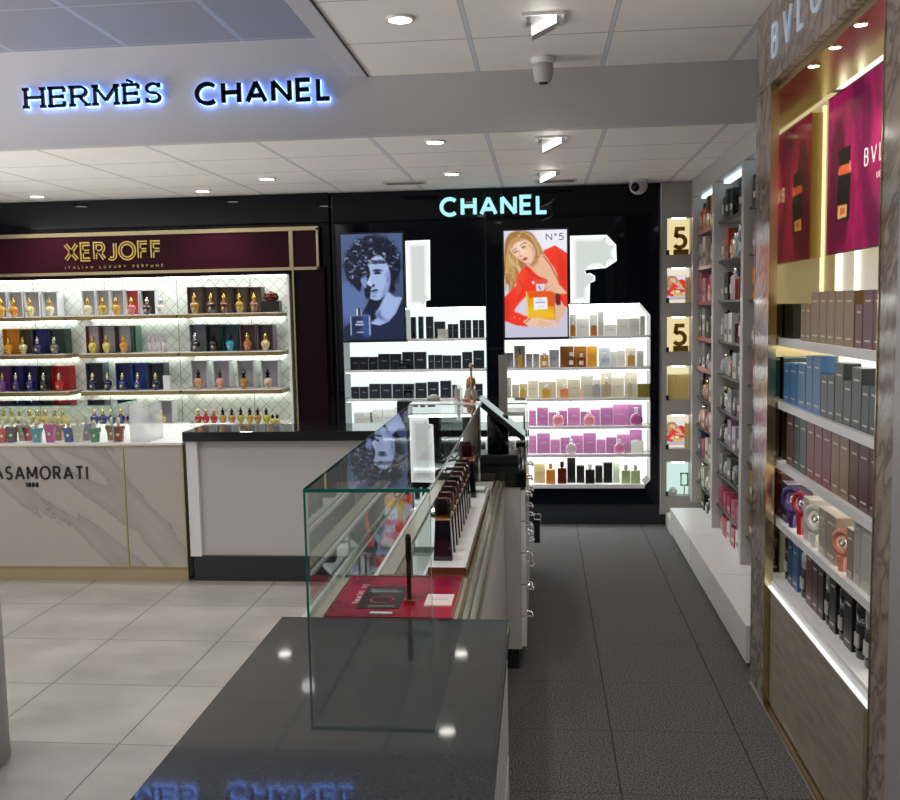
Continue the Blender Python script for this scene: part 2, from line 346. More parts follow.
# ------------------------------------------------------------------ painted screens (vertex-colour pictures)
class Art:
    def __init__(s, W, Hh, bg0, bg1, off=(22, 17), span=(445, 762)):
        s.W, s.H = W, Hh; s.n = 3; s.off = off; s.div = (span[0]/W, span[1]/Hh); yy = np.linspace(0, 1, Hh*s.n)[:, None, None]
        s.a = (np.array(srgb(bg0))*(1-yy)+np.array(srgb(bg1))*yy)*np.ones((1, W*s.n, 1))
        s.Y, s.X = np.mgrid[0:Hh*s.n, 0:W*s.n]; s.X = (s.X+.5)/s.n; s.Y = (s.Y+.5)/s.n
    def smooth(s, pts, k=5):
        P = np.array(pts, float); n = len(P); out = []
        for i in range(n):
            p0, p1, p2, p3 = P[i-1], P[i], P[(i+1) % n], P[(i+2) % n]
            for j in range(k):
                t = j/k; out.append(.5*((2*p1)+(-p0+p2)*t+(2*p0-5*p1+4*p2-p3)*t*t+(-p0+3*p1-3*p2+p3)*t**3))
        return np.array(out)
    def poly(s, pts, col, blur=0, curve=True, op=1.0, k=4.4643):
        "pts in zoomed-crop pixels, k crop pixels per grid cell"
        P = (np.array(pts, float)-np.array(s.off))/np.array(s.div)
        if curve: P = s.smooth(P)
        x0, y0 = P.min(0)-blur*3-2; x1, y1 = P.max(0)+blur*3+2
        n = s.n; i0, i1 = max(0, int(y0*n)), min(s.H*n, int(y1*n)+1); j0, j1 = max(0, int(x0*n)), min(s.W*n, int(x1*n)+1)
        if i0 >= i1 or j0 >= j1: return
        X, Y = s.X[i0:i1, j0:j1], s.Y[i0:i1, j0:j1]; ins = np.zeros(X.shape, bool)
        for a, b in zip(P, np.roll(P, -1, 0)):
            if a[1] == b[1]: continue
            c = ((a[1] > Y) != (b[1] > Y)) & (X < (b[0]-a[0])*(Y-a[1])/(b[1]-a[1])+a[0]); ins ^= c
        m = ins.astype(float)
        if blur:
            r = max(1, int(blur*n))
            for _ in range(2):
                for ax in (0, 1):
                    pad = [(0, 0), (0, 0)]; pad[ax] = (r+1, r); cs = np.cumsum(np.pad(m, pad, mode='edge'), axis=ax)
                    m = (cs[2*r+1:] - cs[:-2*r-1])/(2*r+1) if ax == 0 else (cs[:, 2*r+1:]-cs[:, :-2*r-1])/(2*r+1)
        m = (m*op)[..., None]; s.a[i0:i1, j0:j1] = s.a[i0:i1, j0:j1]*(1-m)+np.array(srgb(col))*m
    def stroke(s, pts, w_, col, blur=0, op=1.0, k=4.4643):
        P = [Vector(p) for p in pts]; L_ = []; R_ = []
        for i in range(len(P)):
            d = (P[min(i+1, len(P)-1)]-P[max(i-1, 0)]); d = d.normalized() if d.length else Vector((1, 0)); nrm = Vector((-d.y, d.x))*(w_/2)
            L_.append(tuple(P[i]+nrm)); R_.append(tuple(P[i]-nrm))
        s.poly(L_+R_[::-1], col, blur, False, op, k)
    def mesh(s, name, fx, m):
        "fx(u, v): u 0..1 right, v 0..1 down"
        n = s.n; a = s.a.reshape(s.H, n, s.W, n, 3).mean((1, 3)); W, Hh = s.W, s.H
        vs = [fx(i/(W-1), j/(Hh-1)) for j in range(Hh) for i in range(W)]
        fs = [(j*W+i, j*W+i+1, (j+1)*W+i+1, (j+1)*W+i) for j in range(Hh-1) for i in range(W-1)]
        me = bpy.data.meshes.new(name); me.from_pydata(vs, [], fs); me.materials.append(m)
        ca = me.color_attributes.new('picture', 'FLOAT_COLOR', 'POINT'); c4 = np.ones((W*Hh, 4)); c4[:, :3] = a.reshape(-1, 3)
        ca.data.foreach_set('color', c4.ravel().astype(np.float32)); return me
def screenmat(name, s, rough=.25):
    m = mat(name, (0, 0, 0), rough, emit=(1, 1, 1), es=s); N, L, b = nodes(m); at_ = nn(m, 'ShaderNodeAttribute', attribute_name='picture')
    L.new(at_.outputs[0], b.inputs['Emission Color']); return m
def printmat(name, rough=.25, es=0):
    m = mat(name, (0, 0, 0), rough, emit=(1, 1, 1), es=es); N, L, b = nodes(m); at_ = nn(m, 'ShaderNodeAttribute', attribute_name='picture')
    L.new(at_.outputs[0], b.inputs['Base Color']); L.new(at_.outputs[0], b.inputs['Emission Color']); return m

# portrait of a curly haired man, blue monochrome
def art_man():
    A = Art(112, 180, '#4d5d86', '#3a4668')
    A.poly([(20, 360), (200, 380), (200, 600), (40, 640), (20, 500)], '#5a70a4', 8)
    rnd = random.Random(3)
    hair = [(60, 330), (45, 240), (60, 160), (110, 100), (160, 50), (240, 30), (320, 40), (390, 80), (435, 150), (450, 230), (440, 310), (405, 380), (410, 425), (375, 445), (350, 380), (330, 250), (240, 260), (200, 330), (170, 380), (150, 430), (110, 390)]
    A.poly(hair, '#141a2c', 1.2)
    for k in range(70):
        p = hair[rnd.randrange(len(hair))]; q = hair[(hair.index(p)+1) % len(hair)]; t = rnd.random(); x = p[0]+(q[0]-p[0])*t; y = p[1]+(q[1]-p[1])*t
        if y > 400 or (150 < x < 345 and y > 250): continue
        r = rnd.uniform(10, 22); a0 = rnd.random()*360
        A.stroke(arc(x, y, r, r*.8, a0, a0+200, 8), 5, '#141a2c', .3)
    A.poly([(215, 240), (250, 190), (300, 175), (345, 220), (368, 290), (368, 370), (350, 430), (300, 485), (262, 492), (222, 478), (232, 440), (226, 415), (240, 392), (205, 372), (222, 340), (212, 290)], '#a3b6e2', 1)
    A.poly([(220, 250), (232, 330), (206, 372), (238, 390), (228, 430), (224, 476), (190, 470), (180, 340), (190, 260)], '#161c30', .8)
    A.poly([(160, 345), (185, 325), (205, 330), (198, 400), (178, 392)], '#7e92c4', .8)
    A.poly([(205, 372), (222, 335), (240, 300), (232, 370), (262, 378), (240, 394)], '#b9caf0', .8)
    A.poly([(240, 384), (262, 376), (256, 396), (242, 398)], '#1c2440', .5)
    A.poly([(245, 282), (275, 268), (325, 280), (300, 288), (262, 290)], '#2a3658', .7)
    A.poly([(250, 300), (280, 288), (312, 298), (300, 306), (270, 308)], '#202a48', .5)
    A.poly([(272, 292), (286, 288), (292, 298), (280, 303)], '#101628', .2)
    A.poly([(230, 426), (262, 412), (288, 422), (262, 430), (236, 434)], '#27304e', .4)
    A.poly([(238, 438), (270, 430), (286, 438), (262, 448), (240, 447)], '#8295c4', .5)
    A.poly([(232, 462), (262, 456), (276, 462), (250, 470)], '#6d80b0', .8)
    A.poly([(340, 300), (368, 290), (368, 370), (350, 430), (300, 485), (320, 420), (345, 370)], '#7286b8', 2, op=.7)
    A.poly([(222, 480), (262, 494), (300, 486), (345, 440), (310, 520), (285, 560), (262, 600), (270, 640), (225, 660), (165, 600), (200, 520)], '#161c30', .8)
    A.poly([(350, 435), (400, 470), (450, 478), (430, 540), (380, 610), (310, 660), (255, 668), (225, 655), (270, 620), (262, 585), (290, 545), (325, 475)], '#9fb3e0', 1)
    A.poly([(262, 590), (300, 560), (300, 600), (340, 640), (280, 625)], '#5c70a2', 2)
    A.poly([(40, 790), (20, 700), (150, 610), (225, 655), (300, 668), (380, 620), (452, 480), (480, 520), (480, 800)], '#1f2844', .8)
    A.stroke([(228, 657), (290, 670), (350, 645), (405, 585), (452, 480)], 5, '#b4c5ec', .4)
    for k in range(230):
        x = rnd.uniform(55, 445); y = rnd.uniform(40, 390)
        if not (((x-245)/200)**2+((y-210)/185)**2 < 1): continue
        if 205 < x < 365 and 235 < y: continue
        if x < 200 and y > 330: continue
        r = rnd.uniform(7, 18); a0 = rnd.random()*360; c = rnd.choice(['#5b6c9c', '#3a486e', '#8c9fce', '#c4d2f2', '#26304e', '#26304e', '#3a486e'])
        A.stroke(arc(x, y, r, r*rnd.uniform(.5, 1), a0, a0+rnd.uniform(80, 190), 7), rnd.uniform(2.5, 5), c, .15)
    for k in range(14):
        x = rnd.uniform(215, 340); a0 = rnd.uniform(150, 260); A.stroke(arc(x, 190, 18, 40, 30, 160, 8), 6, '#1a2138', .4)
    A.poly([(75, 605), (215, 600), (222, 745), (78, 748)], '#202c4e', .2, False)
    A.poly([(160, 606), (212, 602), (216, 740), (165, 744)], '#3d5694', 3, op=.8)
    for x in (80, 216): A.stroke([(x, 606), (x, 744)], 6, '#b9c8ee', .2)
    A.stroke([(76, 603), (218, 600)], 4, '#7888b4', .1)
    A.poly([(120, 548), (165, 548), (165, 600), (122, 600)], '#28334f', .2, False); A.stroke([(128, 550), (128, 598)], 7, '#e6eeff', .2); A.stroke([(157, 550), (157, 598)], 6, '#aebcdc', .2)
    for y, a, b in ((645, 122, 168), (666, 112, 172), (720, 122, 172)): A.stroke([(a, y), (b, y)], 7 if y < 700 else 4, '#d4def6', .3)
    return A
# a blonde woman in a red jacket holding an amber bottle
def art_woman():
    A = Art(112, 180, '#d9d9ea', '#c6c3d8')
    A.poly([(250, 20), (480, 20), (480, 200), (300, 170)], '#eceaf6', 6)
    A.poly([(24, 190), (34, 90), (70, 35), (140, 18), (215, 35), (262, 95), (292, 160), (305, 195), (250, 240), (180, 262), (150, 300), (125, 360), (100, 400), (85, 450), (60, 475), (50, 400), (24, 350)], '#a8763e', .8)
    rh = random.Random(2)
    for k in range(46):
        t = k/45; c = rh.choice(['#d9b37a', '#8d6234', '#e9cd9c', '#c39355', '#7c5228', '#cfa469'])
        x0 = 150-90*t+rh.uniform(-8, 8); x1 = 24+118*rh.random(); y1 = rh.uniform(300, 455)-max(0, x1-80)*1.2
        A.stroke([(x0, 28+90*t), (x0-30*(1-t)-18, 120+70*t), ((x0+x1)/2-14, 240+20*t), (x1+10*rh.random(), (240+y1)/2), (x1, y1)], rh.uniform(4, 9), c, .5, .75)
    for k in range(16):
        o_ = k*4.2; A.stroke([(150+k*2, 24+k), (205+o_*.4, 50+o_*.3), (240+o_*.5, 110), (262+o_*.55, 165+rh.uniform(-6, 10)), (262+o_*.6, 200)], rh.uniform(4, 7), rh.choice(['#d9b37a', '#8d6234', '#c39355', '#a87a45', '#e2c08c']), .5, .75)
    A.poly([(305, 160), (382, 128), (480, 195), (480, 575), (440, 560), (410, 500), (395, 400), (330, 300), (290, 205)], '#ee3a26', .4, False)
    A.poly([(18, 490), (105, 410), (118, 330), (178, 262), (240, 300), (310, 360), (330, 430), (300, 520), (190, 500), (120, 555), (95, 582), (200, 618), (222, 638), (182, 702), (100, 690), (18, 655)], '#ee3a26', .5, False)
    A.poly([(20, 500), (60, 520), (50, 640), (20, 650)], '#c42a1c', 3, op=.6); A.poly([(120, 340), (170, 290), (150, 420), (110, 480)], '#f8543c', 4, op=.6); A.poly([(400, 200), (450, 230), (460, 420), (420, 380)], '#cf2c1e', 4, op=.6)
    A.poly([(95, 580), (160, 500), (185, 500), (190, 620), (120, 600)], '#d5cfde', 1)
    A.poly([(195, 265), (240, 240), (300, 190), (345, 250), (385, 310), (400, 400), (330, 360), (270, 345), (215, 290)], '#e6b896', 1)
    A.poly([(200, 262), (250, 215), (262, 240), (225, 275)], '#b9805e', 2)
    A.stroke([(300, 200), (350, 270), (405, 380)], 7, '#b5231a', .6); A.stroke([(170, 270), (220, 330), (310, 380)], 6, '#b5231a', .7); A.stroke([(130, 370), (160, 430), (110, 520)], 5, '#c0281b', .8)
    A.poly([(68, 150), (80, 100), (125, 78), (180, 84), (225, 120), (243, 175), (232, 225), (205, 252), (168, 246), (125, 215), (88, 180)], '#f0c8aa', .8)
    A.poly([(110, 110), (150, 95), (170, 150), (150, 190), (120, 170)], '#fbdcc2', 4, op=.8)
    A.poly([(70, 90), (110, 70), (185, 78), (150, 90), (100, 110), (75, 150)], '#c0935c', 1.2)
    A.poly([(190, 110), (235, 140), (245, 200), (225, 235), (225, 170)], '#c99572', 2, op=.7)
    A.stroke([(136, 126), (162, 108), (184, 108)], 6, '#6a4226', .3); A.stroke([(80, 166), (98, 148), (114, 144)], 6, '#6a4226', .3)
    A.stroke([(148, 142), (164, 132), (178, 134)], 9, '#33231c', .3); A.stroke([(94, 176), (108, 166), (122, 164)], 9, '#33231c', .3); A.stroke([(150, 150), (166, 146), (180, 142)], 4, '#c08c6c', .5)
    A.stroke([(134, 152), (132, 182), (140, 200)], 5, '#c48c6a', .8); A.stroke([(132, 203), (156, 197)], 6, '#a8694a', .4)
    A.poly([(150, 222), (170, 208), (190, 212), (182, 226), (162, 232)], '#c8404a', .5)
    A.poly([(225, 365), (330, 362), (340, 392), (238, 395)], '#e0503c', .4, False); A.stroke([(222, 380), (232, 395)], 14, '#f6e4ec', .4)
    A.poly([(245, 400), (315, 398), (300, 448), (250, 450)], '#d8d6e8', .5, False); A.stroke([(262, 410), (280, 440)], 8, '#8b3a4c', .5)
    A.poly([(175, 452), (375, 445), (378, 660), (190, 640)], '#e2a417', .3, False)
    A.poly([(176, 452), (375, 445), (376, 560), (330, 560), (322, 496), (225, 496), (200, 500)], '#e2571b', .9, False)
    A.poly([(190, 560), (360, 600), (370, 640), (195, 630)], '#efc22a', 3, op=.8)
    A.stroke([(178, 452), (190, 640)], 6, '#f4d65e', .4); A.stroke([(374, 448), (378, 655)], 7, '#a8741a', .4)
    A.poly([(228, 496), (322, 494), (326, 578), (230, 580)], '#eef0f4', .1, False)
    A.stroke([(242, 530), (310, 528)], 7, '#5d6470', .3); A.stroke([(258, 510), (292, 510)], 4, '#8a909a', .3); A.stroke([(252, 560), (300, 558)], 3, '#9aa0aa', .3)
    A.poly([(380, 470), (410, 465), (420, 550), (385, 545)], '#7c1c18', .8)
    A.poly([(325, 355), (345, 350), (380, 380), (430, 430), (460, 470), (400, 468), (350, 452), (310, 445), (330, 420), (290, 440), (330, 395)], '#e9bd9d', .8)
    for a, b in (((318, 440), (368, 400)), ((335, 450), (385, 415)), ((350, 455), (400, 430))): A.stroke([a, b], 3, '#b98565', .4)
    A.poly([(385, 560), (440, 555), (450, 600), (420, 650), (385, 690), (378, 600)], '#e3b595', 1.2)
    A.poly([(155, 665), (200, 640), (270, 640), (330, 660), (390, 690), (400, 705), (340, 705), (300, 712), (230, 700), (180, 690)], '#edc2a3', .8)
    for a, b in (((262, 660), (360, 690)), ((258, 675), (340, 702)), ((250, 690), (300, 708))): A.stroke([a, b], 3, '#bd8a6b', .4)
    A.stroke([(90, 630), (92, 634)], 10, '#f0c9a0', .3); A.stroke([(128, 640), (131, 643)], 10, '#f0c9a0', .3)
    A.stroke([(150, 690), (205, 640)], 6, '#a51f17', .5)
    A.a[:] = np.clip(A.a, 0, 1); return A
def art_magenta():
    A = Art(220, 172, '#a01a5a', '#8a1648', (0, 0), (754, 590))     # one unit = 1 mm of the poster
    def q(px, py): p = at(px, py, X=1.12); return ((3.857-p.y)*1000, (2.452-p.z)*1000)
    rnd = random.Random(11)
    for k in range(90):
        x = rnd.uniform(0, 754); y = rnd.uniform(-40, 560); L_ = rnd.uniform(60, 200)
        A.stroke([(x, y), (x+rnd.uniform(-30, 50), y+L_*.5), (x+rnd.uniform(-70, 40), y+L_)], rnd.uniform(14, 46), rnd.choice(['#b81e64', '#c0246c', '#5a0f3a', '#a81c5c', '#8c1748', '#6a1238']), 3, .5)
    A.poly([q(852, 85), q(868, 78), q(872, 130), q(868, 170), q(880, 215), q(885, 245), q(868, 245), q(862, 200), q(856, 150)], '#4a1238', 6, op=.7)
    A.poly([q(831, 150), q(840, 118), q(846, 150), q(846, 235), q(838, 250), q(828, 255)], '#3a0a22', 5, op=.7)
    A.poly([q(841, 149), q(851, 145), q(850, 163), q(840, 167)], '#151214', .3, False)
    A.poly([q(840, 167), q(850, 164), q(850, 173), q(839, 176)], '#d9643a', .5, True); A.stroke([q(850, 158), q(850, 170)], 10, '#f7a0a0', .6)
    A.poly([q(838, 152), q(850, 148), q(851, 160), q(840, 166)], '#151214', .3, False)
    A.poly([q(838, 176), q(851, 172), q(849, 219), q(836, 222)], '#1c191c', .3, False)
    A.poly([q(838, 206), q(847, 204), q(846.5, 216), q(837.5, 219)], '#e8a468', .3, False); A.poly([q(840, 208), q(845, 207), q(845, 213), q(840, 215)], '#b86f40', .3, False)
    return A
MAN, WOMAN, MAG = art_man(), art_woman(), art_magenta()
mscreen = screenmat('lit_screen', .95); mscreen2 = screenmat('lit_screen_small', .8); mprint = printmat('printed_lightbox', .2, .5)

# =================================================================== SETTING
struct('floor', MB().box(-5.2, -.35, -3, 7.6, -.06, 0), mfloor)
struct('floor', MB().box(-.349, 1.75, -3, 7.6, -.06, 0), mcarpet)
struct('ceiling', MB().box(-5.2, 1.75, 4.82, 7.6, 2.58, 2.62), mceil_low)
struct('ceiling', MB().box(-.845, 1.75, -3.0, 4.80, 2.85, 2.89), mceil_near)
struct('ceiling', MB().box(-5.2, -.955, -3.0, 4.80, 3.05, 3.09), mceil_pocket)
struct('trim_1', MB().box(-.95, -.852, -3.0, 4.80, 2.85, 3.08), mwhite)            # plaster border of the raised pocket
struct('trim_2', MB().box(-5.2, 1.75, 4.80, 4.82, 2.575, 3.12).box(-5.2, 1.75, 4.80, 4.86, 2.56, 2.576), mwhite)  # drop between the ceilings
struct('trim_3', MB().box(-.852, -.846, -3.0, 4.795, 2.842, 2.90), mblackm)
struct('wall_back', MB().box(-5.2, 1.75, 7.6, 7.7, 0, 2.7), mblackm)
struct('wall_right', MB().box(1.62, 1.75, -3.0, 7.6, 0, 2.9), mgreywall)
struct('wall_front_added', MB().box(-5.2, 1.75, -3.2, -3.0, 0, 3.1), mat('grey_added_wall', (.22, .22, .23), .7))  # unseen wall added behind the camera to keep bright reflections out
struct('wall_left', MB().box(-5.3, -5.2, 5.0, 7.6, 0, 3.1), mwhite)

# raised sign lettering on the drop
def halo_sign(text, x0, x1, z0, h, w_, gap, serif, label):
    t = thing('fascia_sign', label, 'sign', ((x0+x1)/2, 4.80, z0), group=None)
    c = (x0+x1)/2
    fx = lambda u, v, tt: (x0-c+u, -tt, v)
    mb = MB(); lettering(mb, text, h, w_, gap, fx, width=x1-x0, serif=serif, depth=(.018, .034)); obj('lettering', mb, mblack, t)
    mb = MB(); lettering(mb, text, h, w_, gap, fx, width=x1-x0, serif=serif, grow=.003, depth=(.006, .0175)); g = obj('halo_light', mb, eblue, t); g['label'] = 'blue glowing backlight'
    return t
halo_sign('HERMÈS', -2.655, -1.915, 2.755, .105, .0150, .016, .13, 'black slab serif HERMÈS sign with blue halo on white drop')
halo_sign('CHANEL', -1.742, -1.03, 2.732, .118, .022, .014, 0, 'black plain CHANEL sign with blue halo on white drop')

# =================================================================== CEILING FITTINGS
def downlight(x, y, z, label, e=14, col=(1, .96, .9)):
    t = thing('downlight', label, 'ceiling light', (x, y, z))
    obj('trim_ring', MB().torus(.052, .008, 'z', (0, 0, -.001), 24, 6), mwhitegloss, t)
    obj('lamp', MB().cyl(.045, -.008, -.001, 24), elamp, t)
    s_ = spot('lamp_light', (0, 0, -.03), e*1.5, col, 130); s_.parent = t
downlight(-.551, 3.888, 2.848, 'round downlight in the higher front ceiling')
downlight(-.556, 5.147, 2.578, 'round downlight just behind the white drop, above the glass case')
downlight(-.578, 6.365, 2.578, 'round downlight in the lower ceiling over the lit teal sign')
downlight(-1.825, 6.308, 2.578, 'small round downlight between the two black wall units', 8)
downlight(-2.458, 6.82, 2.578, 'oval looking bright downlight above the gold lettered header right end')
downlight(-3.737, 6.82, 2.578, 'leftmost bright downlight above the burgundy header')
for i, (x, y) in enumerate([(-.55, 2.6), (-.55, 1.3), (.35, 2.0)]):
    downlight(x, y, 2.848, 'round downlight in the front ceiling overhead, %s one from the drop' % ORD[i+1], 12)
def wallwasher(x, y, z, label, e=10):
    t = thing('spotlight', label, 'ceiling light', (x, y, z))
    mb = MB(); a, b = .085, .07
    mb.box(-a, a, -a, -b, -.012, 0).box(-a, a, b, a, -.012, 0).box(-a, -b, -b, b, -.012, 0).box(b, a, -b, b, -.012, 0); obj('frame', mb, mwhitegloss, t)
    mb = MB(); mb.prism([(-.052, 0), (.052, 0), (.052, -.03), (-.045, -.075)], 'y', -.04, .05); obj('housing', mb, mwhite, t)
    p0, p1 = Vector((-.045, 0, -.077)), Vector((.052, 0, -.032)); mb = MB()
    mb.add([(p0.x, -.048, p0.z), (p1.x, -.048, p1.z), (p1.x, -.048, p1.z+.030), (p0.x, -.048, p0.z+.030), (p0.x, -.041, p0.z), (p1.x, -.041, p1.z), (p1.x, -.041, p1.z+.030), (p0.x, -.041, p0.z+.030)],
           [(0, 1, 2, 3), (4, 7, 6, 5), (0, 4, 5, 1), (1, 5, 6, 2), (2, 6, 7, 3), (3, 7, 4, 0)])
    obj('lamp', mb, elamp, t)
    s_ = spot('lamp_light', (0, -.06, -.09), e, (1, .98, .95), 120); s_.parent = t; s_.rotation_euler = (math.radians(25), 0, 0)
wallwasher(.023, 3.981, 2.85, 'square tilted spotlight nearest the camera, in the higher ceiling', 14)
wallwasher(.067, 5.20, 2.58, 'square tilted spotlight just behind the white drop')
wallwasher(.054, 6.45, 2.58, 'square tilted spotlight farthest back, above the woman poster')
for x, y, l in ((-.95, 6.75, 'thin flat ceiling vent above the portrait poster'), (.12, 6.9, 'thin flat ceiling vent above the end of the lit sign')):
    t = thing('ceiling_vent', l, 'vent', (x, y, 2.58)); obj('frame', MB().box(-.15, .15, -.06, .06, -.008, 0), mgreyl, t)
    mb = MB()
    for i in range(4): mb.box(-.13, .13, -.045+i*.024, -.033+i*.024, -.012, -.008)
    obj('slat', mb, cm('7b7a76'), t)
t = thing('security_camera', 'white turret security camera hanging from the higher ceiling', 'camera', (.025, 4.60, 2.85))
obj('base', MB().lathe([(.058, 0), (.058, -.02), (.05, -.03)]), mwhitegloss, t); obj('housing', MB().lathe([(.045, -.025), (.05, -.05), (.042, -.10), (.03, -.115)]), mwhite, t); obj('lens', MB().lathe([(.026, -.112), (.018, -.121)]), mblack, t)
t = thing('security_camera', 'white dome security camera at the corner above black wall unit', 'camera', (.715, 7.02, 2.58))
obj('base', MB().lathe([(.068, 0), (.068, -.02)]), mwhitegloss, t); obj('housing', MB().lathe([(.062, -.018), (.066, -.05), (.055, -.08), (.03, -.10), (.01, -.106)]), mwhite, t)
mb = MB(); mb.lathe([(.005, -.03), (.028, -.02), (.034, 0), (.03, .012)], 16); o = obj('lens', mb, mblack, t); o.location = (-.025, -.045, -.055); o.rotation_euler = (math.radians(-50), 0, math.radians(-25))

# =================================================================== BACK WALL: black fragrance wall with two lit bays
YF = 7.20
t = thing('fragrance_wall', 'glossy black wall unit with illuminated CHANEL lettering and lit shelves', 'wall display', (0, YF, 0))
def facade(openings, x0, x1, z0, z1):
    xs = sorted({x0, x1, *[o[0] for o in openings], *[o[1] for o in openings]}); zs = sorted({z0, z1, *[o[2] for o in openings], *[o[3] for o in openings]})
    mb = MB()
    for a, b in zip(xs, xs[1:]):
        run = None
        for c, d in zip(zs, zs[1:]):
            mx, mz = (a+b)/2, (c+d)/2
            if any(o[0] < mx < o[1] and o[2] < mz < o[3] for o in openings):
                if run: mb.box(a, b, 0, .25, *run); run = None
            else: run = (run[0], d) if run else (c, d)
        if run: mb.box(a, b, 0, .25, *run)
    return mb
LO = [(-1.525, -.415, .30, 1.432), (-1.03, -.415, 1.432, 1.690)]
RO = [(-.275, .822, .30, 1.432), (.207, .822, 1.432, 1.692)]
mb = facade(LO+RO, -1.60, .89, .16, 2.575)
mb.prism([(.745, 1.693), (.823, 1.693), (.823, 1.60)], 'y', 0, .24)
mb.prism([(.780, .299), (.823, .299), (.823, .345)], 'y', 0, .24)
obj('cabinet_face', mb, mblack, t)
obj('skirting', MB().box(-1.60, .89, .01, .25, 0, .158), mskirt, t)
mb = MB()
for x in (-1.58, -.41, -.28, .885): mb.box(x-.004, x+.004, -.006, 0, .16, 2.55)
obj('panel_joint', mb, mblackm, t)
for nm, O_, e in (('left', LO, eback), ('right', RO, ewarm)):
    mb = MB()
    for a, b, c, d in O_: mb.box(a, b, .242, .25, c, d)
    o = obj('light_panel', mb, e, t); o['label'] = 'glowing white back panel'
def cshelf(a, b, z, m2=None):
    o = obj('shelf', MB().box(a+.002, b-.002, .012, .238, z-.014, z), mwhitegloss, t)
    obj('strip_light', MB().box(a+.01, b-.01, .015, .045, z-.020, z-.0145), estrip, o)
    obj('shelf_lip', MB().box(a+.002, b-.002, .004, .011, z-.018, z+.006), mwhitegloss, o)
CS = {0: 1.447, 1: 1.211, 2: .984, 3: .760}
cshelf(-1.03, -.415, 1.447); cshelf(-1.525, -.415, 1.211); cshelf(-1.525, -.415, .984); cshelf(-1.525, -.415, .760); cshelf(-1.525, -.415, .52)
RS = [1.447, 1.211, .974, .758, .541, .315]
cshelf(.207, .822, RS[0])
for z in RS[1:5]: cshelf(-.275, .822, z)
o = obj('shelf', MB().box(-.272, .78, -.015, .238, .285, .3148), mwhitegloss, t)
obj('top_strip_light', MB().box(-1.02, -.425, .01, .04, 1.680, 1.689).box(.215, .74, .01, .04, 1.682, 1.691), estrip, t)
# the vertical light figures above the shelves
def lightfig(pts, y=-.012):
    o = obj('light_figure', MB().prism(pts, 'y', y, -.0005), emi('figure', (.84, .89, .86), .74), t); o['label'] = 'glowing white geometric panel'
    n = len(pts); ar = sum(pts[i][0]*pts[(i+1) % n][1]-pts[(i+1) % n][0]*pts[i][1] for i in range(n)); sg = 1 if ar > 0 else -1
    for q_, (wd, br) in enumerate(((.046, .78), (.036, .86), (.026, .96), (.014, 1.15))):
        mb = MB()
        for i in range(n):
            a, b = Vector(pts[i]), Vector(pts[(i+1) % n]); d = (b-a).normalized(); L_ = (b-a).length; ww = wd if L_ > .075 else min(wd, .010); nr = Vector((-d.y, d.x))*sg*ww
            e = d*min(ww, L_*.3); mb.prism([tuple(a), tuple(b), tuple(b+nr-e), tuple(a+nr+e)], 'y', y-.0010*(q_+1), y-.0002)
        obj('light_border', mb, emi('figure_edge%d' % q_, (.96*br, 1*br, .98*br), 1), o)
PX = lambda px, py: (at(px, py, Y=YF).x, at(px, py, Y=YF).z)
lightfig([PX(405.5, 241), PX(430, 240), PX(430.5, 300), PX(426, 301), PX(426, 307), PX(407, 307.5)])
lightfig([PX(570, 236), PX(606.5, 235), PX(616, 245), PX(616.5, 261), PX(606, 268), PX(585, 270), PX(586, 274), PX(590, 273), PX(595, 276), PX(595, 281), PX(590, 283), PX(589.5, 303), PX(570.5, 303.5)])
mb = MB(); lettering(mb, 'CHANEL', .146, .027, .018, lambda u, v, q: (-.752+u, -q, 2.372+v), width=.82, depth=(0, .022)); o = obj('lettering', mb, esign, t); o['label'] = 'illuminated teal white CHANEL lettering'

def poster(name, label, A, x0, x1, z0, z1, y, th, m, fr=.012, frm=None):
    cx = (x0+x1)/2; p = thing(name, label, 'poster', (cx, y, z0)); hw = (x1-x0)/2
    mb = MB().box(-hw-fr, hw+fr, 0, th, -fr, z1-z0+fr)
    obj('frame', mb, frm or mblackm, p)
    me = A.mesh('picture', lambda u, v: (-hw+2*hw*u, -.001, (z1-z0)*(1-v)), m); obj('picture', me, None, p) if False else None
    o = bpy.data.objects.new('picture', me); C.objects.link(o); o.parent = p; return p
p = poster('lightbox_poster', 'blue monochrome portrait of a curly haired man on lit poster', MAN, -1.515, -1.040, 1.452, 2.258, YF-.035, .034, mscreen)
p = poster('lightbox_poster', 'lit poster of blonde woman in red holding amber bottle', WOMAN, -.268, .203, 1.452, 2.252, YF-.035, .034, mscreen)
mb = MB(); lettering(mb, 'N°5', .052, .006, .012, lambda u, v, q: (.078+u, -.0012-q, .722+v), width=.135, depth=(0, .001)); obj('lettering', mb, mat('ink', (.02, .03, .06), .4), p)

# =================================================================== PRODUCTS: generic makers
# small printed marks, shared meshes (unit: 1 m wide, scaled)
def text_mesh(text):
    mb = MB(); lettering(mb, text, .2, .025, .05, lambda u, v, q: (u-.5, -q, v), width=1.0, depth=(0, .02)); return mb.mesh('print', [mat('print_silver', (.6, .6, .6), .4)])
TX = {}
def printed(parent, text, w_, z, y, m, rot=0):
    if (text, m.name) not in TX:
        me = text_mesh(text); me.materials.clear(); me.materials.append(m); TX[(text, m.name)] = me
    o = bpy.data.objects.new('lettering', TX[(text, m.name)]); C.objects.link(o); o.parent = parent; o.location = (0, y, z); o.scale = (w_, .02, w_); o.rotation_euler = (0, 0, rot)
    if rot: o.location = (y, 0, z)
    return o
msilver = mat('print_pale', (.55, .55, .57), .4); mdarkprint = mat('print_dark', (.05, .05, .06), .4); mgoldprint = mat('print_gold', (.7, .5, .2), .3)
SH = {}
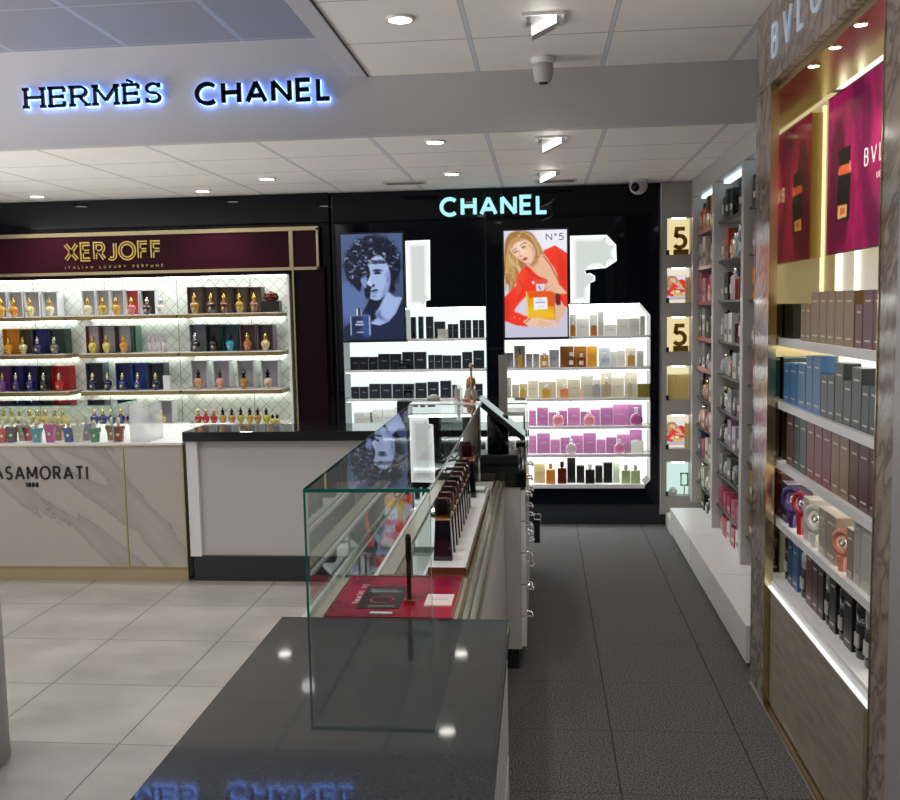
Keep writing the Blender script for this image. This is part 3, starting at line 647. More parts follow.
def carton(name, label, cat, x0, x1, z, h, y, d, col, text=None, tm=None, group=None, rim=None):
    "upright box facing -Y"
    w_ = (x1-x0)
    t = thing(name, label, cat, ((x0+x1)/2, y, z), group=group)
    obj('carton', MB().box(-w_/2, w_/2, 0, d, 0, h), cm(col, .3), t)
    if rim: obj('edge_band', MB().box(-w_/2-.0006, w_/2+.0006, -.0008, d*.9, h-.004, h+.0008), cm(rim, .3), t)
    if text: printed(t, text, w_*.5, h*.52, -.0002, tm or msilver)
    return t
def square_bottle(label, x, y, z, w_, h, liqc, capc, group=None, name='perfume_bottle', rz=0, lab=None, d=None, cat='perfume bottle'):
    t = thing(name, label, cat, (x, y, z), rz, group); d = d or w_*.45; hb = h*.70
    obj('flask', MB().box(-w_/2, w_/2, -d/2, d/2, 0, hb), liq(liqc), t, bevel=min(w_, d)*.12)
    obj('collar', MB().cyl(w_*.13, hb, hb+h*.05, 12), mgold if capc != '101010' else mchrome, t)
    obj('cap', MB().box(-w_*.2, w_*.2, -d*.4, d*.4, hb+h*.05, h), liq(capc), t, bevel=w_*.03)
    if lab: obj('bottle_label', MB().box(-w_*.27, w_*.27, -d/2-.0012, -d/2-.0002, hb*.28, hb*.68), cm(lab), t)
    return t
def round_bottle(label, x, y, z, w_, h, liqc, capc='d8dade', group=None):
    t = thing('perfume_bottle', label, 'perfume bottle', (x, y, z), 0, group); r = w_/2
    mb = MB(); mb.lathe([(r*.55, -.24*r), (r*.93, -.16*r), (r, 0), (r*.93, .16*r), (r*.55, .24*r)], 24)
    mb.v = [(a, c, b+r) for a, b, c in mb.v]; obj('flask', mb, liq(liqc), t)
    obj('rim', MB().torus(r, r*.07, 'y', (0, 0, r+r*.0), 24, 6), mchrome, t)
    obj('collar', MB().cyl(r*.3, 2*r, 2*r+h*.05, 12), mchrome, t)
    obj('cap', MB().box(-r*.32, r*.32, -r*.25, r*.25, 2*r+h*.05, h), liq(capc), t, bevel=r*.05); return t
def flacon(label, x, y, z, w_, h, liqc, top='d9b45a', group=None, foot=None):
    "urn shaped flask with a tiered metal stopper"
    t = thing('perfume_flacon', label, 'perfume bottle', (x, y, z), 0, group); r = w_/2; b = h*.56
    obj('flask', MB().lathe([(r*.35, 0), (r*.45, b*.06), (r*.55, b*.12), (r*.85, b*.4), (r, b*.68), (r*.92, b*.85), (r*.5, b*.97), (r*.38, b)], 14), liq(liqc), t)
    m_ = metalc(top, .15)
    obj('stopper', MB().lathe([(r*.42, b), (r*.5, b+h*.05), (r*.3, b+h*.1), (r*.48, b+h*.18), (r*.52, b+h*.24), (r*.25, b+h*.3), (r*.2, b+h*.37), (r*.04, h)], 12), m_, t)
    o = obj('crest', MB().cyl(r*.30, 0, .003, 12), metalc('d8c48a'), t); o.rotation_euler = (PI/2, 0, 0)
    o.location = (0, -r*.86, b*.45); return t
def shirt_flacon(label, x, y, z, w_, h, col, cap='c9c2ae'):
    t = thing('shouldered_flacon', label, 'perfume bottle', (x, y, z)); a = w_/2; b = h*.66
    pts = [(-a*.62, 0), (a*.62, 0), (a*.72, b*.55), (a*1.0, b*.82), (a*.9, b), (a*.35, b*.93), (-a*.35, b*.93), (-a*.9, b), (-a*1.0, b*.82), (-a*.72, b*.55)]
    obj('flask', MB().prism(pts, 'y', -a*.4, a*.4), liq(col), t, bevel=.002)
    o = obj('crest', MB().cyl(a*.26, 0, .002, 14), cm('d9cfa8'), t); o.rotation_euler = (PI/2, 0, 0); o.location = (0, -a*.4, b*.45)
    obj('stopper', MB().lathe([(a*.3, b*.93), (a*.3, b*1.02), (a*.2, b*1.06), (a*.36, b*1.2), (a*.3, b*1.36), (a*.1, h)], 12), cm(cap, .2), t); return t

def row_y(items, z, yp, prefix, where, text=None, tm=None, d=.05):
    """items: (kind, px0, px1, pytop, colour, [look words], extra...) on a shelf of height z whose front items stand at depth yp"""
    for i, it in enumerate(items):
        k, a, b, top, col, look = it[:6]; ex = it[6] if len(it) > 6 else {}
        yy = yp-ex.get('fwd', 0); c = at((a+b)/2, top, Y=yy); x0 = at(a, top, Y=yy).x; x1 = at(b, top, Y=yy).x; z_ = z+ex.get('up', 0)
        h = max(.02, c.z-z_); w_ = x1-x0
        lab = '%s, %s' % (look, where) if ex.get('solo') else '%s, %s from left %s' % (look, ORD[i], where)
        if k == 'box': carton('perfume_box', lab, 'perfume box', x0+.0006, x1-.0006, z_, h, yy, d, col, ex.get('text', text), ex.get('tm', tm), prefix)
        elif k == 'sq': square_bottle(lab, (x0+x1)/2, yy-.025, z_, w_, h, col, ex.get('cap', 'd9d9d4'), prefix, lab=ex.get('lab'))
        elif k == 'rd': round_bottle(lab, (x0+x1)/2, yy-.025, z_, w_, h, col, ex.get('cap', 'd8dade'), prefix)
        elif k == 'fl': flacon(lab, (x0+x1)/2, yy, z_, w_, h, col, ex.get('cap', 'd9b45a'), prefix)
def B(a, b, t, c='14181f', look='black perfume box', **e): return ('box', a, b, t, c, look, e)
YP = YF+.09
def seq(seg, c='14181f', look='black perfume box', **e): return [B(a, b, t, c, look, **e) for a, b, t in seg]
# left lit bay (black cartons)
it = seq([(410.4,415.6,317),(418,423,316.5),(425.6,433,316.5),(434,445,321.5),(447.6,452.4,324),(452.8,458,324),(459.6,465,320),(465.5,471,320),(472.5,478,320),(478.5,484,320)])
row_y(it, CS[0], YP, 'black boxes in the left lit bay', 'on short top shelf beside portrait', 'CHANEL')
row_y([B(437.6, 448, 329, 'b9b7b0', 'small silver grey perfume box standing before black boxes', solo=1, fwd=.06)], CS[0], YP, 'silver box', 'top shelf beside portrait', 'CHANEL', mdarkprint, .03)
it = seq([(350,359,357),(359,368,357),(368.5,377.6,357),(378,389.6,354),(390,401,354),(402,413.4,352),(414,426,352),(428,434,355),(434.5,442,355),(442.5,451,355.5),(451.5,461,355.5),(462,472,352),(473,484,350.5)])
row_y(it, CS[1], YP, 'black boxes in the left lit bay', 'on shelf just under portrait', 'CHANEL')
it = seq([(351,359,387),(359.6,368,387),(369,380,384),(380.6,391.4,384),(392.4,402.8,384),(403.4,414,384),(415,426.4,383),(427.4,438.4,382),(440,451,381),(452,457,385),(466,474,384),(475,482.5,384)])
row_y(it, CS[2], YP, 'black boxes in the left lit bay', 'on second shelf below portrait', 'CHANEL')
it = seq([(354,362.6,413),(363,371.8,413),(372.4,382,410),(382.4,393.6,410),(394,402,408),(403,412,408)], 'a9aaa4', 'pale grey perfume box')
row_y(it, CS[3], YP, 'grey boxes in the left lit bay', 'on lowest visible shelf, left lit bay', 'CHANEL', mdarkprint)
for (a, b, tp, z, w_) in ((398.5, 409, 360, CS[1], 'before boxes on shelf just under portrait'), (403.5, 413, 386, CS[2], 'before boxes on second shelf below portrait')):
    c = at((a+b)/2, tp, Y=YF+.05); x0, x1 = at(a, tp, Y=YF+.05).x, at(b, tp, Y=YF+.05).x
    square_bottle('square black glass tester bottle standing '+w_, (x0+x1)/2, YF+.05, z, x1-x0, c.z-z, '0c0f14', '101010', 'square testers of the left bay', lab='2a2d33')
c = at(371, 412, Y=YF+.05); round_bottle('small round clear bottle with black cap before pale grey boxes', c.x, YF+.05, CS[3], .034, c.z-CS[3], 'd8d8d2', '101010')

# right lit bay
def R_(k, a, b, t, c, look, **e): return (k, a, b, t, c, look, e)
W1, W2 = 'c9c6bd', 'b6b3ab'
GB = 'boxes and bottles in the right lit bay'
row_y([R_('box',569.8,575.8,315,W2,'tall grey white box'),R_('box',576.4,589,319,W1,'wide grey white box'),R_('box',590,597.4,315,W2,'narrow cream box'),R_('box',598.2,603.6,312,'a3a39c','tallest grey box'),
       R_('box',604.2,616.4,325,W1,'low white box'),R_('box',617,629,319,W2,'square white box'),R_('box',629.6,639.4,318.5,W2,'white box beside the square one'),R_('box',640.2,645,316,'a3a39c','thin tall grey box')], RS[0], YP, GB, 'shelf right of woman poster', 'CHANEL', mdarkprint)
row_y([R_('sq',570,575.5,321,'c98a3c','amber bottle before tall box',cap='e8e4da'),R_('sq',590.5,596.5,321,'b9743a','amber bottle before cream box',cap='e8e4da')], RS[0], YF+.07, GB, 'shelf right of woman poster')
row_y([R_('box',504,513.4,353,'aeb0b4','blue grey box'),R_('box',514,525,346,'b3b5b8','tall silver box'),R_('box',525.8,532.4,354,'a6a8ac','short silver box'),R_('box',533,539.4,354,'b6b7b8','short pale box'),R_('box',540,548.6,355,'cfcabb','cream box'),R_('box',549.2,559,350,'b0b2b6','silver box'),
       R_('box',560,573.4,346.5,'7a4a1c','bronze gift box'),R_('box',573.8,586.6,346.5,'8a5820','bronze gift box'),R_('box',587,597,346.5,'b98224','shiny gold box'),R_('box',599,610,348,'a9b0b4','pale blue grey box'),R_('box',610.6,617,352,W2,'short grey box'),R_('box',617.6,625,351,W2,'grey box'),R_('box',626,635.6,348,'c9bfa4','beige box'),R_('box',637,643.6,351,'a9aaa6','small grey box')], RS[1], YP, GB, 'shelf under woman poster', 'CHANEL', mdarkprint)
row_y([R_('sq',517.6,522.4,349,'cda23a','thin yellow bottle with black cap',cap='101010'),R_('sq',540,548.6,353,'d8a52c','yellow bottle with clear cap',lab='efeede'),R_('sq',567,575,352,'7d4a1e','brown bottle in gold gift box',lab='e8e0d0'),R_('sq',577,585,353,'8a3e1c','red brown bottle in gold gift box',lab='e8e0d0'),R_('sq',600.5,609,352,'b9c6cc','clear blue bottle'),R_('sq',627,634.6,350,'c9a25c','pale amber bottle')], RS[1], YF+.07, GB, 'shelf under woman poster')
BE, BE2 = 'b3aa94', 'a89f88'
row_y([R_('box',504,511,378,'a5a594','grey green box'),R_('box',512,519,385,BE2,'short beige box'),R_('box',519.5,527.5,384,BE,'short beige box with gold bottle'),R_('box',528,538,381,BE,'beige box'),R_('box',538.5,556,382,BE2,'wide beige box'),R_('box',556.5,567,379,BE,'beige box'),R_('box',567.6,580,380,BE2,'beige box'),R_('box',581,593,376,'a3a08e','tall grey beige box'),
       R_('box',593.4,600.6,380,BE,'slim beige box'),R_('box',601,611.6,373.5,BE2,'tallest beige box'),R_('box',612,624,378,BE,'wide beige box'),R_('box',625,637,373.5,BE,'tall beige box'),R_('box',637.6,648.6,384,'6f6428','short olive box')], RS[2], YP, GB, 'second shelf under woman poster', 'CHANEL', mdarkprint)
row_y([R_('sq',520,526,386,'c9a24a','narrow gold bottle',cap='d9b45a'),R_('sq',542,550.4,384,'c9a04a','honey bottle'),R_('sq',560,568.4,384,'e08a62','peach pink bottle'),R_('sq',578.4,583.6,387,'d8b09a','small blush bottle'),R_('sq',592.4,600,379,'a0a0a0','grey bottle'),R_('sq',602.5,610.5,377,'b9a888','beige bottle'),R_('sq',627,632,377,'b5ad92','slim beige bottle')], RS[2], YF+.07, GB, 'second shelf under woman poster')
PK, PK2 = 'a2648f', '935a84'
row_y([R_('box',529,536,411,PK,'purple pink box'),R_('box',537,548,408,PK2,'wide purple pink box'),R_('box',548.4,558,412.5,PK,'low purple pink box'),R_('box',558.4,567.2,411,PK2,'purple pink box'),R_('box',567.8,580,408,PK,'wide purple pink box'),R_('box',580.6,590,412,PK2,'purple pink box'),R_('box',590.4,600,410,PK,'purple pink box'),R_('box',600.6,613,408,PK2,'wide purple pink box'),R_('box',613.4,627.6,405,PK,'largest purple pink box'),R_('box',628,642,405,PK2,'large purple pink box')], RS[3], YP, GB, 'upper pink shelf', 'CHANCE')
row_y([R_('rd',552,564,412,'d88a96','round pink bottle'),R_('rd',583,595,412,'d8909c','round pink bottle'),R_('rd',629.5,642,407,'c05a9a','round magenta bottle')], RS[3], YF+.07, GB, 'upper pink shelf')
row_y([R_('box',529,536.4,436,PK,'purple pink box'),R_('box',537,550,434,PK2,'large purple pink box'),R_('box',550.4,560,440,PK,'low purple pink box'),R_('box',560.4,570.4,438,PK2,'purple pink box'),R_('box',571,583,436,PK,'purple pink box'),R_('box',583.4,596,433.6,PK2,'large purple pink box'),R_('box',596.6,605.6,440,PK,'low purple pink box'),R_('box',606.2,616.4,437.6,PK2,'purple pink box'),R_('box',617,629.6,435,PK,'purple pink box'),R_('box',630,642,429,PK2,'tallest purple pink box')], RS[4], YP, GB, 'lower pink shelf', 'CHANCE')
row_y([R_('rd',565.5,576.5,439,'b9a8b0','round greyish bottle'),R_('rd',613.5,624.5,439,'d07aa0','round pink bottle'),R_('box',631,643.6,441,'c9c9bd','cream box before pink boxes')], RS[4], YF+.07, GB, 'lower pink shelf')
row_y([R_('box',534,545,464,'b9a878','pale gold box'),R_('sq',546,555,462.5,'d98a2c','orange amber bottle',cap='e6b45a'),R_('sq',557.4,566.4,461,'6a1c12','dark red bottle',cap='3c1410'),R_('box',567.2,575.4,458,'14110f','tall black box'),R_('box',576.6,584.4,466,'181818','black box with white label'),R_('sq',585.2,594.4,463,'1c1414','black bottle with white bow',cap='e9e9e4'),R_('box',595.4,602.6,466,'1b1d1a','black box'),R_('box',603.6,612.4,463,'101112','taller black box'),R_('box',613.4,619.6,458,'b9c4a4','pale green box'),R_('sq',621,630,464,'b3c48c','light green bottle'),R_('sq',630.6,639.6,464,'b9c890','light green bottle')], RS[5], YF+.06, GB, 'bottom shelf of right bay')

# =================================================================== grey niche wall
t = thing('niche_wall', 'grey wall panel with a column of six lit niches', 'wall display', (.89, YF, 0))
NZ = [(2.046, 2.318), (1.690, 1.950), (1.323, 1.585), (.960, 1.217), (.585, .846), (.223, .485)]
mb = MB(); mb.box(.003, .055, 0, .2, .08, 2.575).box(.23, .70, 0, .2, .08, 2.575)
zz = [.08]+[v for a in reversed(NZ) for v in a]+[2.575]
for i in range(0, len(zz), 2): mb.box(.055, .23, 0, .2, zz[i], zz[i+1])
obj('panel', mb, mgreywall, t); obj('skirting', MB().box(.003, .70, .01, .2, 0, .078), mskirt, t)
mb = MB().box(.008, .014, -.004, 0, .08, 2.57); obj('edge_trim', mb, mchrome, t)
for i, (a, b) in enumerate(NZ):
    c = [(1, .82, .42), (1, .90, .72), (1, .82, .42), (1, .93, .6), (1, .90, .72), (.72, 1, .92)][i]
    o = obj('niche_back', MB().box(.055, .23, .085, .09, a, b), emi('niche%d' % i, c, .78), t)
    obj('niche_lamp', MB().box(.09, .19, .004, .022, b-.008, b-.001), elamp, o)
    obj('niche_bracket', MB().box(.048, .07, -.006, 0, a-.002, a+.035), mblackm, o)
for i in (0, 2):
    a, b = NZ[i]; s_ = thing('number_sign', 'gold number 5 in the %s lit niche' % ('topmost' if i == 0 else 'third'), 'sign', (1.06, YF+.07, a), group='gold number signs in niches')
    mb = MB(); lettering(mb, '5', .17, .030, 0, lambda u, v, q: (-.065+u, -q, .04+v), depth=(0, .012)); obj('numeral', mb, metalc('a8852c', .35), s_)
    obj('stand', MB().box(-.06, .05, -.02, .01, 0, .042), metalc('a8852c', .35), s_)
for i, w_ in ((1, 'second'), (4, 'fifth')):
    a, b = NZ[i]; poster('niche_poster', 'small poster of woman in red in the %s niche from top' % w_, WOMAN, .955, 1.085, a+.030, a+.20, YF+.05, .012, mscreen2, .004, mwhitegloss)
    carton('perfume_box', 'cream gold box behind small poster in the %s niche' % w_, 'perfume box', 1.088, 1.118, a, .19, YF+.05, .03, 'd9c079', group=None)
a = NZ[3][0]
for i, (x0, x1) in enumerate(((.957, 1.012), (1.016, 1.112))):
    carton('perfume_box', ['narrow', 'wide'][i]+' pale gold N°5 box in the fourth lit niche', 'perfume box', x0, x1, a, .19, YF+.035, .045, 'd9c27c', 'N°5' if i else 'CHANEL', mgoldprint)
a = NZ[5][0]
t = thing('hand_cream', 'white egg shaped jar in lowest teal lit niche', 'jar', (1.0, YF+.05, a)); obj('jar', MB().lathe([(.01, 0), (.03, .01), (.034, .03), (.02, .055), (.004, .06)]), mwhitegloss, t); obj('stand', MB().cyl(.035, 0, .003), mwhitegloss, t)
t = thing('display_ring', 'square gold hoop ornament in lowest teal lit niche', 'ornament', (1.085, YF+.05, a)); obj('hoop', MB().box(-.03, -.02, -.006, .006, .07, .17).box(.02, .03, -.006, .006, .07, .17).box(-.03, .03, -.006, .006, .16, .17).box(-.03, .03, -.006, .006, .07, .08), mgold, t); obj('stem', MB().box(-.004, .004, -.004, .004, 0, .07), mgold, t)

# =================================================================== BACK WALL LEFT: burgundy and gold perfume unit
YX = 7.10
t = thing('perfume_wall_unit', 'burgundy and gold wall unit with XERJOFF header and lattice back', 'wall display', (0, YX, 0))
obj('upper_fascia', MB().box(-5.19, -1.602, .06, .45, 2.33, 2.575), mblack, t)
obj('header_panel', MB().box(-5.19, -1.90, .0, .2, 2.02, 2.29).box(-1.868, -1.69, .0, .2, 2.02, 2.29), mburg, t)
obj('pillar', MB().box(-1.868, -1.64, .01, .4, 0, 2.02), mburgd, t); obj('pillar', MB().box(-5.19, -4.6, .01, .4, 0, 1.99), mburgd, t)
obj('side_pillar', MB().box(-1.675, -1.602, .06, .45, 0, 2.33), mblack, t)
mb = MB(); mb.box(-5.19, -1.67, -.012, .02, 2.292, 2.322).box(-5.19, -1.67, -.012, .02, 1.995, 2.018).box(-1.90, -1.870, -.014, .02, 1.995, 2.322).box(-1.690, -1.672, -.012, .02, 1.995, 2.31)
mb.box(-1.885, -1.872, -.01, .02, .2, 1.995); obj('gold_trim', mb, mgold, t)
obj('lower_lintel', MB().box(-5.19, -1.90, .0, .2, 1.965, 1.995), mburgd, t)
obj('lattice_back', MB().box(-4.6, -1.935, .195, .21, .2, 1.965), mlat, t)
obj('white_side', MB().box(-1.935, -1.915, .0, .2, .2, 1.965), mwhitegloss, t)
obj('strip_light', MB().box(-4.6, -1.94, .03, .07, 1.950, 1.964), emi('lattice_strip', (.97, 1, .96), 14), t)
mb = MB()
X0 = -3.695
fx = lambda u, v, q: (X0+u, -q, 2.100+v)
for (W_, d0, d1, m_) in ((.034, 0, .008, mgold), ):
    lettering(mb, 'XERJOFF', .150, .032, .010, fx, width=.795, depth=(0, .010))
obj('lettering', mb, metalc('d8bd6c', .22), t)['label'] = 'gold XERJOFF lettering'
mb = MB(); lettering(mb, 'XERJOFF', .150, .032, .010, fx, width=.795, grow=-.024, depth=(.010, .0108)); obj('letter_inlay', mb, mburgd, t)
mb = MB(); lettering(mb, 'ITALIAN LUXURY PERFUME', .022, .0035, .0165, lambda u, v, q: (X0+u, -q, 2.045+v), width=.795, depth=(0, .003)); obj('small_lettering', mb, metalc('d8bd6c', .3), t)
XS = [1.679, 1.384, 1.090, .815]
sh = [(-4.6, -3.70), (-3.60, -2.80), (-2.78, -1.985)]
for zi, z in enumerate(XS):
    for si, (a, b) in enumerate(sh):
        if zi == 3 and si == 0: a, b = -4.6, -2.80
        if zi == 3 and si == 1: continue
        if zi == 3 and si == 2: a, b = -2.74, -1.97
        o = obj('shelf', MB().box(a, b, -.05, .19, z-.006, z), mwhitegloss, t)
        if not (zi == 3 and si == 2): obj('shelf_edge', MB().box(a-.002, b+.002, -.054, .19, z-.035, z-.0065), metalc('9a8458', .25), o)
        obj('strip_light', MB().box(a+.02, b-.02, .15, .18, z-.041, z-.0355), emi('lattice_under', (.92, 1, .93), 7), o)
obj('strip_light', MB().box(-4.6, -1.94, .15, .19, .22, .24), emi('lattice_under', (.92, 1, .93), 7), t)
YB, YT = 7.16, 7.09
def cell(label, a, b, top, z, inner, outer='d9dadc', open_=True, gr='open display boxes on the lattice wall'):
    c = at((a+b)/2, top, Y=YB); x0, x1 = at(a, top, Y=YB).x, at(b, top, Y=YB).x; h = c.z-z; w_ = (x1-x0)/2-.001
    q = thing('presentation_box', label, 'perfume box', ((x0+x1)/2, YB, z), group=gr)
    obj('shell', MB().box(-w_, w_, .045, .10, 0, h).box(-w_, -w_+.006, 0, .045, 0, h).box(w_-.006, w_, 0, .045, 0, h).box(-w_, w_, 0, .045, h-.005, h).box(-w_, w_, 0, .045, 0, .004), cm(outer), q)
    obj('lining', MB().box(-w_+.0065, w_-.0065, .038, .0445, .0045, h-.0055), cm(inner, .5), q)
    return q
def xrow(cells, z, where, top):
    for i, (a, b, inner, outer, look) in enumerate(cells): cell('%s, %s from left, %s' % (look, ORD[i], where), a, b, top, z, inner, outer)
def frow(fl, z, where, top, base_y=YT, w_=9, gr='urn flacons on the lattice wall'):
    for i, f_ in enumerate(fl):
        x, col, look = f_[:3]; cap = f_[3] if len(f_) > 3 else 'd9b45a'; tp = f_[4] if len(f_) > 4 else top
        c = at(x, tp, Y=base_y); flacon('%s flacon, %s from left, %s' % (look, ORD[i], where), c.x, base_y, z+.0005, w_/940*7.2, c.z-z, col, cap, gr)
GI, GO = '8f8c90', 'dcdfe4'
xrow([(-5,6,GI,GO,'white box lined grey'),(7,22,GI,GO,'white box lined grey'),(23.5,39,GI,GO,'white box lined grey'),(41,57,GI,GO,'white box lined grey')], XS[0], 'top shelf left group', 291.5)
xrow([(80.5,94.5,GI,GO,'white box lined grey'),(95,109,GI,GO,'white box lined grey'),(109.5,123.5,GI,GO,'white box lined grey'),(124,138.5,'b03038',GO,'red lined box'),(139.5,155,'20181a',GO,'black lined box')], XS[0], 'top shelf middle group', 290)
xrow([(186.5,201.6,'5a4738','3a2e28','brown lined box'),(202,216.6,'5a4738','3a2e28','brown lined box'),(217,231.4,'5a4738','3a2e28','brown lined box'),(232,246.6,'5a4738','3a2e28','brown lined box'),(247,261,'5a4738','3a2e28','brown lined box')], XS[0], 'top shelf right group', 287)
frow([(.5,'d8a93c','golden',),(13,'d98a14','orange'),(29,'d8c884','pale yellow'),(49,'d9d9bc','pale cream')], XS[0], 'top shelf left group', 298)
frow([(87,'d9dab8','pale cream'),(102,'c9a83c','golden yellow'),(115.5,'cfa42c','golden'),(131,'d8707a','rose'),(146.5,'2a2422','black and silver','c9c0a0'),(160.5,'dadcd8','small clear','c9ccd0')], XS[0], 'top shelf middle group', 297)
frow([(194,'a07a34','bronze gold'),(210.5,'2c1614','black'),(223.5,'5a2814','dark brown'),(239,'b08c3c','gold'),(253.5,'8a5a44','copper')], XS[0], 'top shelf right group', 293)
c = at(270, 301, Y=YB-.03); carton('perfume_box', 'flat black box under bronze dish on top right shelf', 'perfume box', at(261, 301, Y=YB-.03).x, at(279, 301, Y=YB-.03).x, XS[0], c.z-XS[0], YB-.03, .08, '1a1514')
q = thing('ornamental_dish', 'lidded bronze dish on the flat black box', 'dish', (c.x, YB+.01, c.z)); obj('bowl', MB().lathe([(.03, 0), (.05, .008), (.058, .03), (.052, .045)]), metalc('5a3228', .3), q); obj('lid', MB().lathe([(.054, .045), (.045, .06), (.02, .066), (.005, .075)]), metalc('6a3c30', .25), q)
xrow([(2,18.5,'d98a10','e0950f','orange box'),(19,31.5,'4a3a34','8a7a5a','patterned brown box'),(32,48,'1c1670','1a1458','deep blue box'),(48.5,65,'2c3c38','3a4a48','grey green box')], XS[1], 'second shelf left group', 329)
xrow([(85,99,'a9a6ae','7a2c3c','maroon edged grey box'),(99.5,115,'a9a6ae','4a2830','dark edged grey box'),(115.5,131,'a9a6ae','4a2830','dark edged grey box'),(131.5,136,'5a8a80','5a8a80','thin green box')], XS[1], 'second shelf middle group', 326)
xrow([(189,205,'5c6068','7a7e86','slate box'),(205.5,220.6,'14181a','20282a','black box'),(221.2,238,'1c3840','1a4a54','teal black box'),(239,255.4,'3c2830','8a6a7a','plum box'),(256.4,273,'3c2c34','8a7a86','plum box')], XS[1], 'second shelf right group', 324.5)
frow([(8,'e09a12','orange'),(22.5,'c9c48c','cream'),(37,'3a3470','white capped violet','e9e9ea'),(53.5,'6a6c60','silver capped smoky','d8dcd8')], XS[1], 'second shelf left group', 336)
frow([(92,'c9b83a','yellow'),(106,'c9c460','lime yellow'),(123,'c98a28','amber')], XS[1], 'second shelf middle group', 334)
frow([(195,'2a2a30','black and white','e4e4e8'),(213,'15161a','black','2a2a2e'),(229.5,'2a9ac0','bright blue','3a4a50'),(247,'b5662c','amber'),(265,'d8cc90','pale gold')], XS[1], 'second shelf right group', 332)
for i in range(4):
    x = 148+i*5; c = at(x, 334, Y=YT); q = thing('crystal_column', 'clear crystal column, %s from left, beside grey boxes' % ORD[i], 'ornament', (c.x, YT+.02, XS[1]), group='clear columns on the second shelf')
    obj('column', MB().cyl(.016, 0, (c.z-XS[1])*.55, 10), mat('milky_crystal', (.72, .66, .68), .1, alpha=.7), q); obj('column_top', MB().cyl(.016, (c.z-XS[1])*.58, c.z-XS[1], 10), MATS['milky_crystal'], q)
xrow([(-6,10,'5a1c6a','5a1c6a','purple box'),(11,23,'1a1664','1c1858','blue box'),(23.4,36.4,'1a1664','1c1858','blue box'),(37,50.6,'161c1a','1c2826','black box'),(51.2,69,'b81418','c41a1c','red box')], XS[2], 'third shelf left group', 366)
xrow([(85,103,'15182c','5a6878','navy box'),(115,130.4,'101c5c','2a4a7c','starry blue box'),(130.8,146.4,'10307c','2a5a9c','bright blue box'),(147,164,'161a28','4a5660','charcoal box')], XS[2], 'third shelf middle group', 363)
xrow([(190.5,207,'9a98a0','e0e3e6','white box lined grey'),(212.5,229.5,'9a98a0','e0e3e6','white box lined grey'),(236.5,253.5,'9a98a0','e0e3e6','white box lined grey'),(260.5,278,'9a98a0','e0e3e6','white box lined grey')], XS[2], 'third shelf right group', 360.5)
frow([(2,'6a2c8a','purple'),(15.5,'1c1c6c','dark blue','e6e0c0'),(29.5,'1c1c6c','dark blue','e6e0c0'),(43,'101414','black','e6e0c0'),(58.5,'b01418','red','e6e0c0')], XS[2], 'third shelf left group', 372)
frow([(92,'18185a','navy','e6dcb0'),(107,'14144c','navy','e6dcb0'),(122,'1a2268','navy','d8c890'),(137.5,'1a2a70','navy','d8c890'),(155,'14164a','navy','d8c890')], XS[2], 'third shelf middle group', 372)
c = at(166, 371, Y=YT); carton('perfume_box', 'small white box with black lid at end of third middle shelf', 'perfume box', c.x-.028, c.x+.028, XS[2], c.z-XS[2]-.03, YT, .05, 'dadada', rim='101010')
frow([(198,'c98a5c','rose gold','3a3434'),(219.5,'c9907c','blush','4a4a4a'),(243.5,'a8742c','amber brown','2c2c2c'),(267.5,'c9b89a','clear beige','141414')], XS[2], 'third shelf right group', 369)
frow([(x, 'e0d8a0' if i < 4 else 'd8c860', 'cream' if i < 4 else 'yellow', 'd9cc80') for i, x in enumerate((3, 11, 19.5, 29, 37, 45, 54, 62.5))], XS[3], 'fourth shelf behind glass case', 408)
frow([(x, '1c1c80', 'navy', 'e9dc98') for x in (94, 102.5, 111.5, 120.5, 130, 140, 149.5)], XS[3], 'navy group on fourth shelf', 407)
frow([(161.5, 'd8c070', 'small gold topped', 'c9a84c')], XS[3], 'before grey box on fourth shelf', 409)
cell('single white box lined grey at fourth shelf right end', 159, 172, 400.5, XS[3], '9a9aa4', 'e0e3e6')
frow([(198,'b01c20','red','e0c0a0'),(205.5,'b01c20','red','e0c0a0'),(213.5,'b01c20','red','e0c0a0'),(222.5,'b0983c','olive amber','30302c'),(231.5,'b08030','amber','30302c'),(240.5,'a8a040','olive','30302c'),(249.5,'b8962c','amber','30302c'),(257.5,'a8803c','amber','30302c'),(266,'b8b030','lime','30302c'),(272.5,'c9c460','small lime','30302c',414),(277,'d0c870','small lime','30302c',414)], XS[3], 'fourth shelf right group', 407.5, w_=7.5)

# =================================================================== marble counter
t = thing('marble_counter', 'veined marble counter with gold trims and CASAMORATI lettering', 'counter', (0, 5.6, 0))
obj('front_panel', MB().box(-5.0, -2.614, 0, .03, .095, .862).box(-2.602, -2.228, 0, .03, .095, .862), mmarble, t)
obj('carcass', MB().box(-5.0, -2.225, .031, 1.0, .02, .862), mgreyl, t)
obj('counter_top', MB().box(-5.0, -2.222, -.01, 1.0, .870, .884), mwhitegloss, t)
obj('gold_trim', MB().box(-5.0, -2.222, -.008, .05, .862, .8695).box(-2.613, -2.603, -.004, .028, .095, .862).box(-2.227, -2.221, -.004, .03, .02, .862).box(-5.0, -2.222, -.004, .03, .088, .095), mgoldb, t)
obj('skirting', MB().box(-5.0, -2.228, .008, .03, 0, .087), mcream, t)
mb = MB(); lettering(mb, 'CASAMORATI', .090, .0125, .022, lambda u, v, q: (-3.552+u, -q, .651+v), width=.707, depth=(0, .006)); obj('lettering', mb, mblackm, t)['label'] = 'black CASAMORATI lettering'
mb = MB(); lettering(mb, '1888', .032, .008, .005, lambda u, v, q: (-3.262+u, -q, .604+v), width=.088, depth=(0, .005)); obj('small_lettering', mb, mblackm, t)
q = thing('glass_display_case', 'low clear glass case on the marble counter over coloured flacons', 'display case', (-3.8, 5.605, .884))
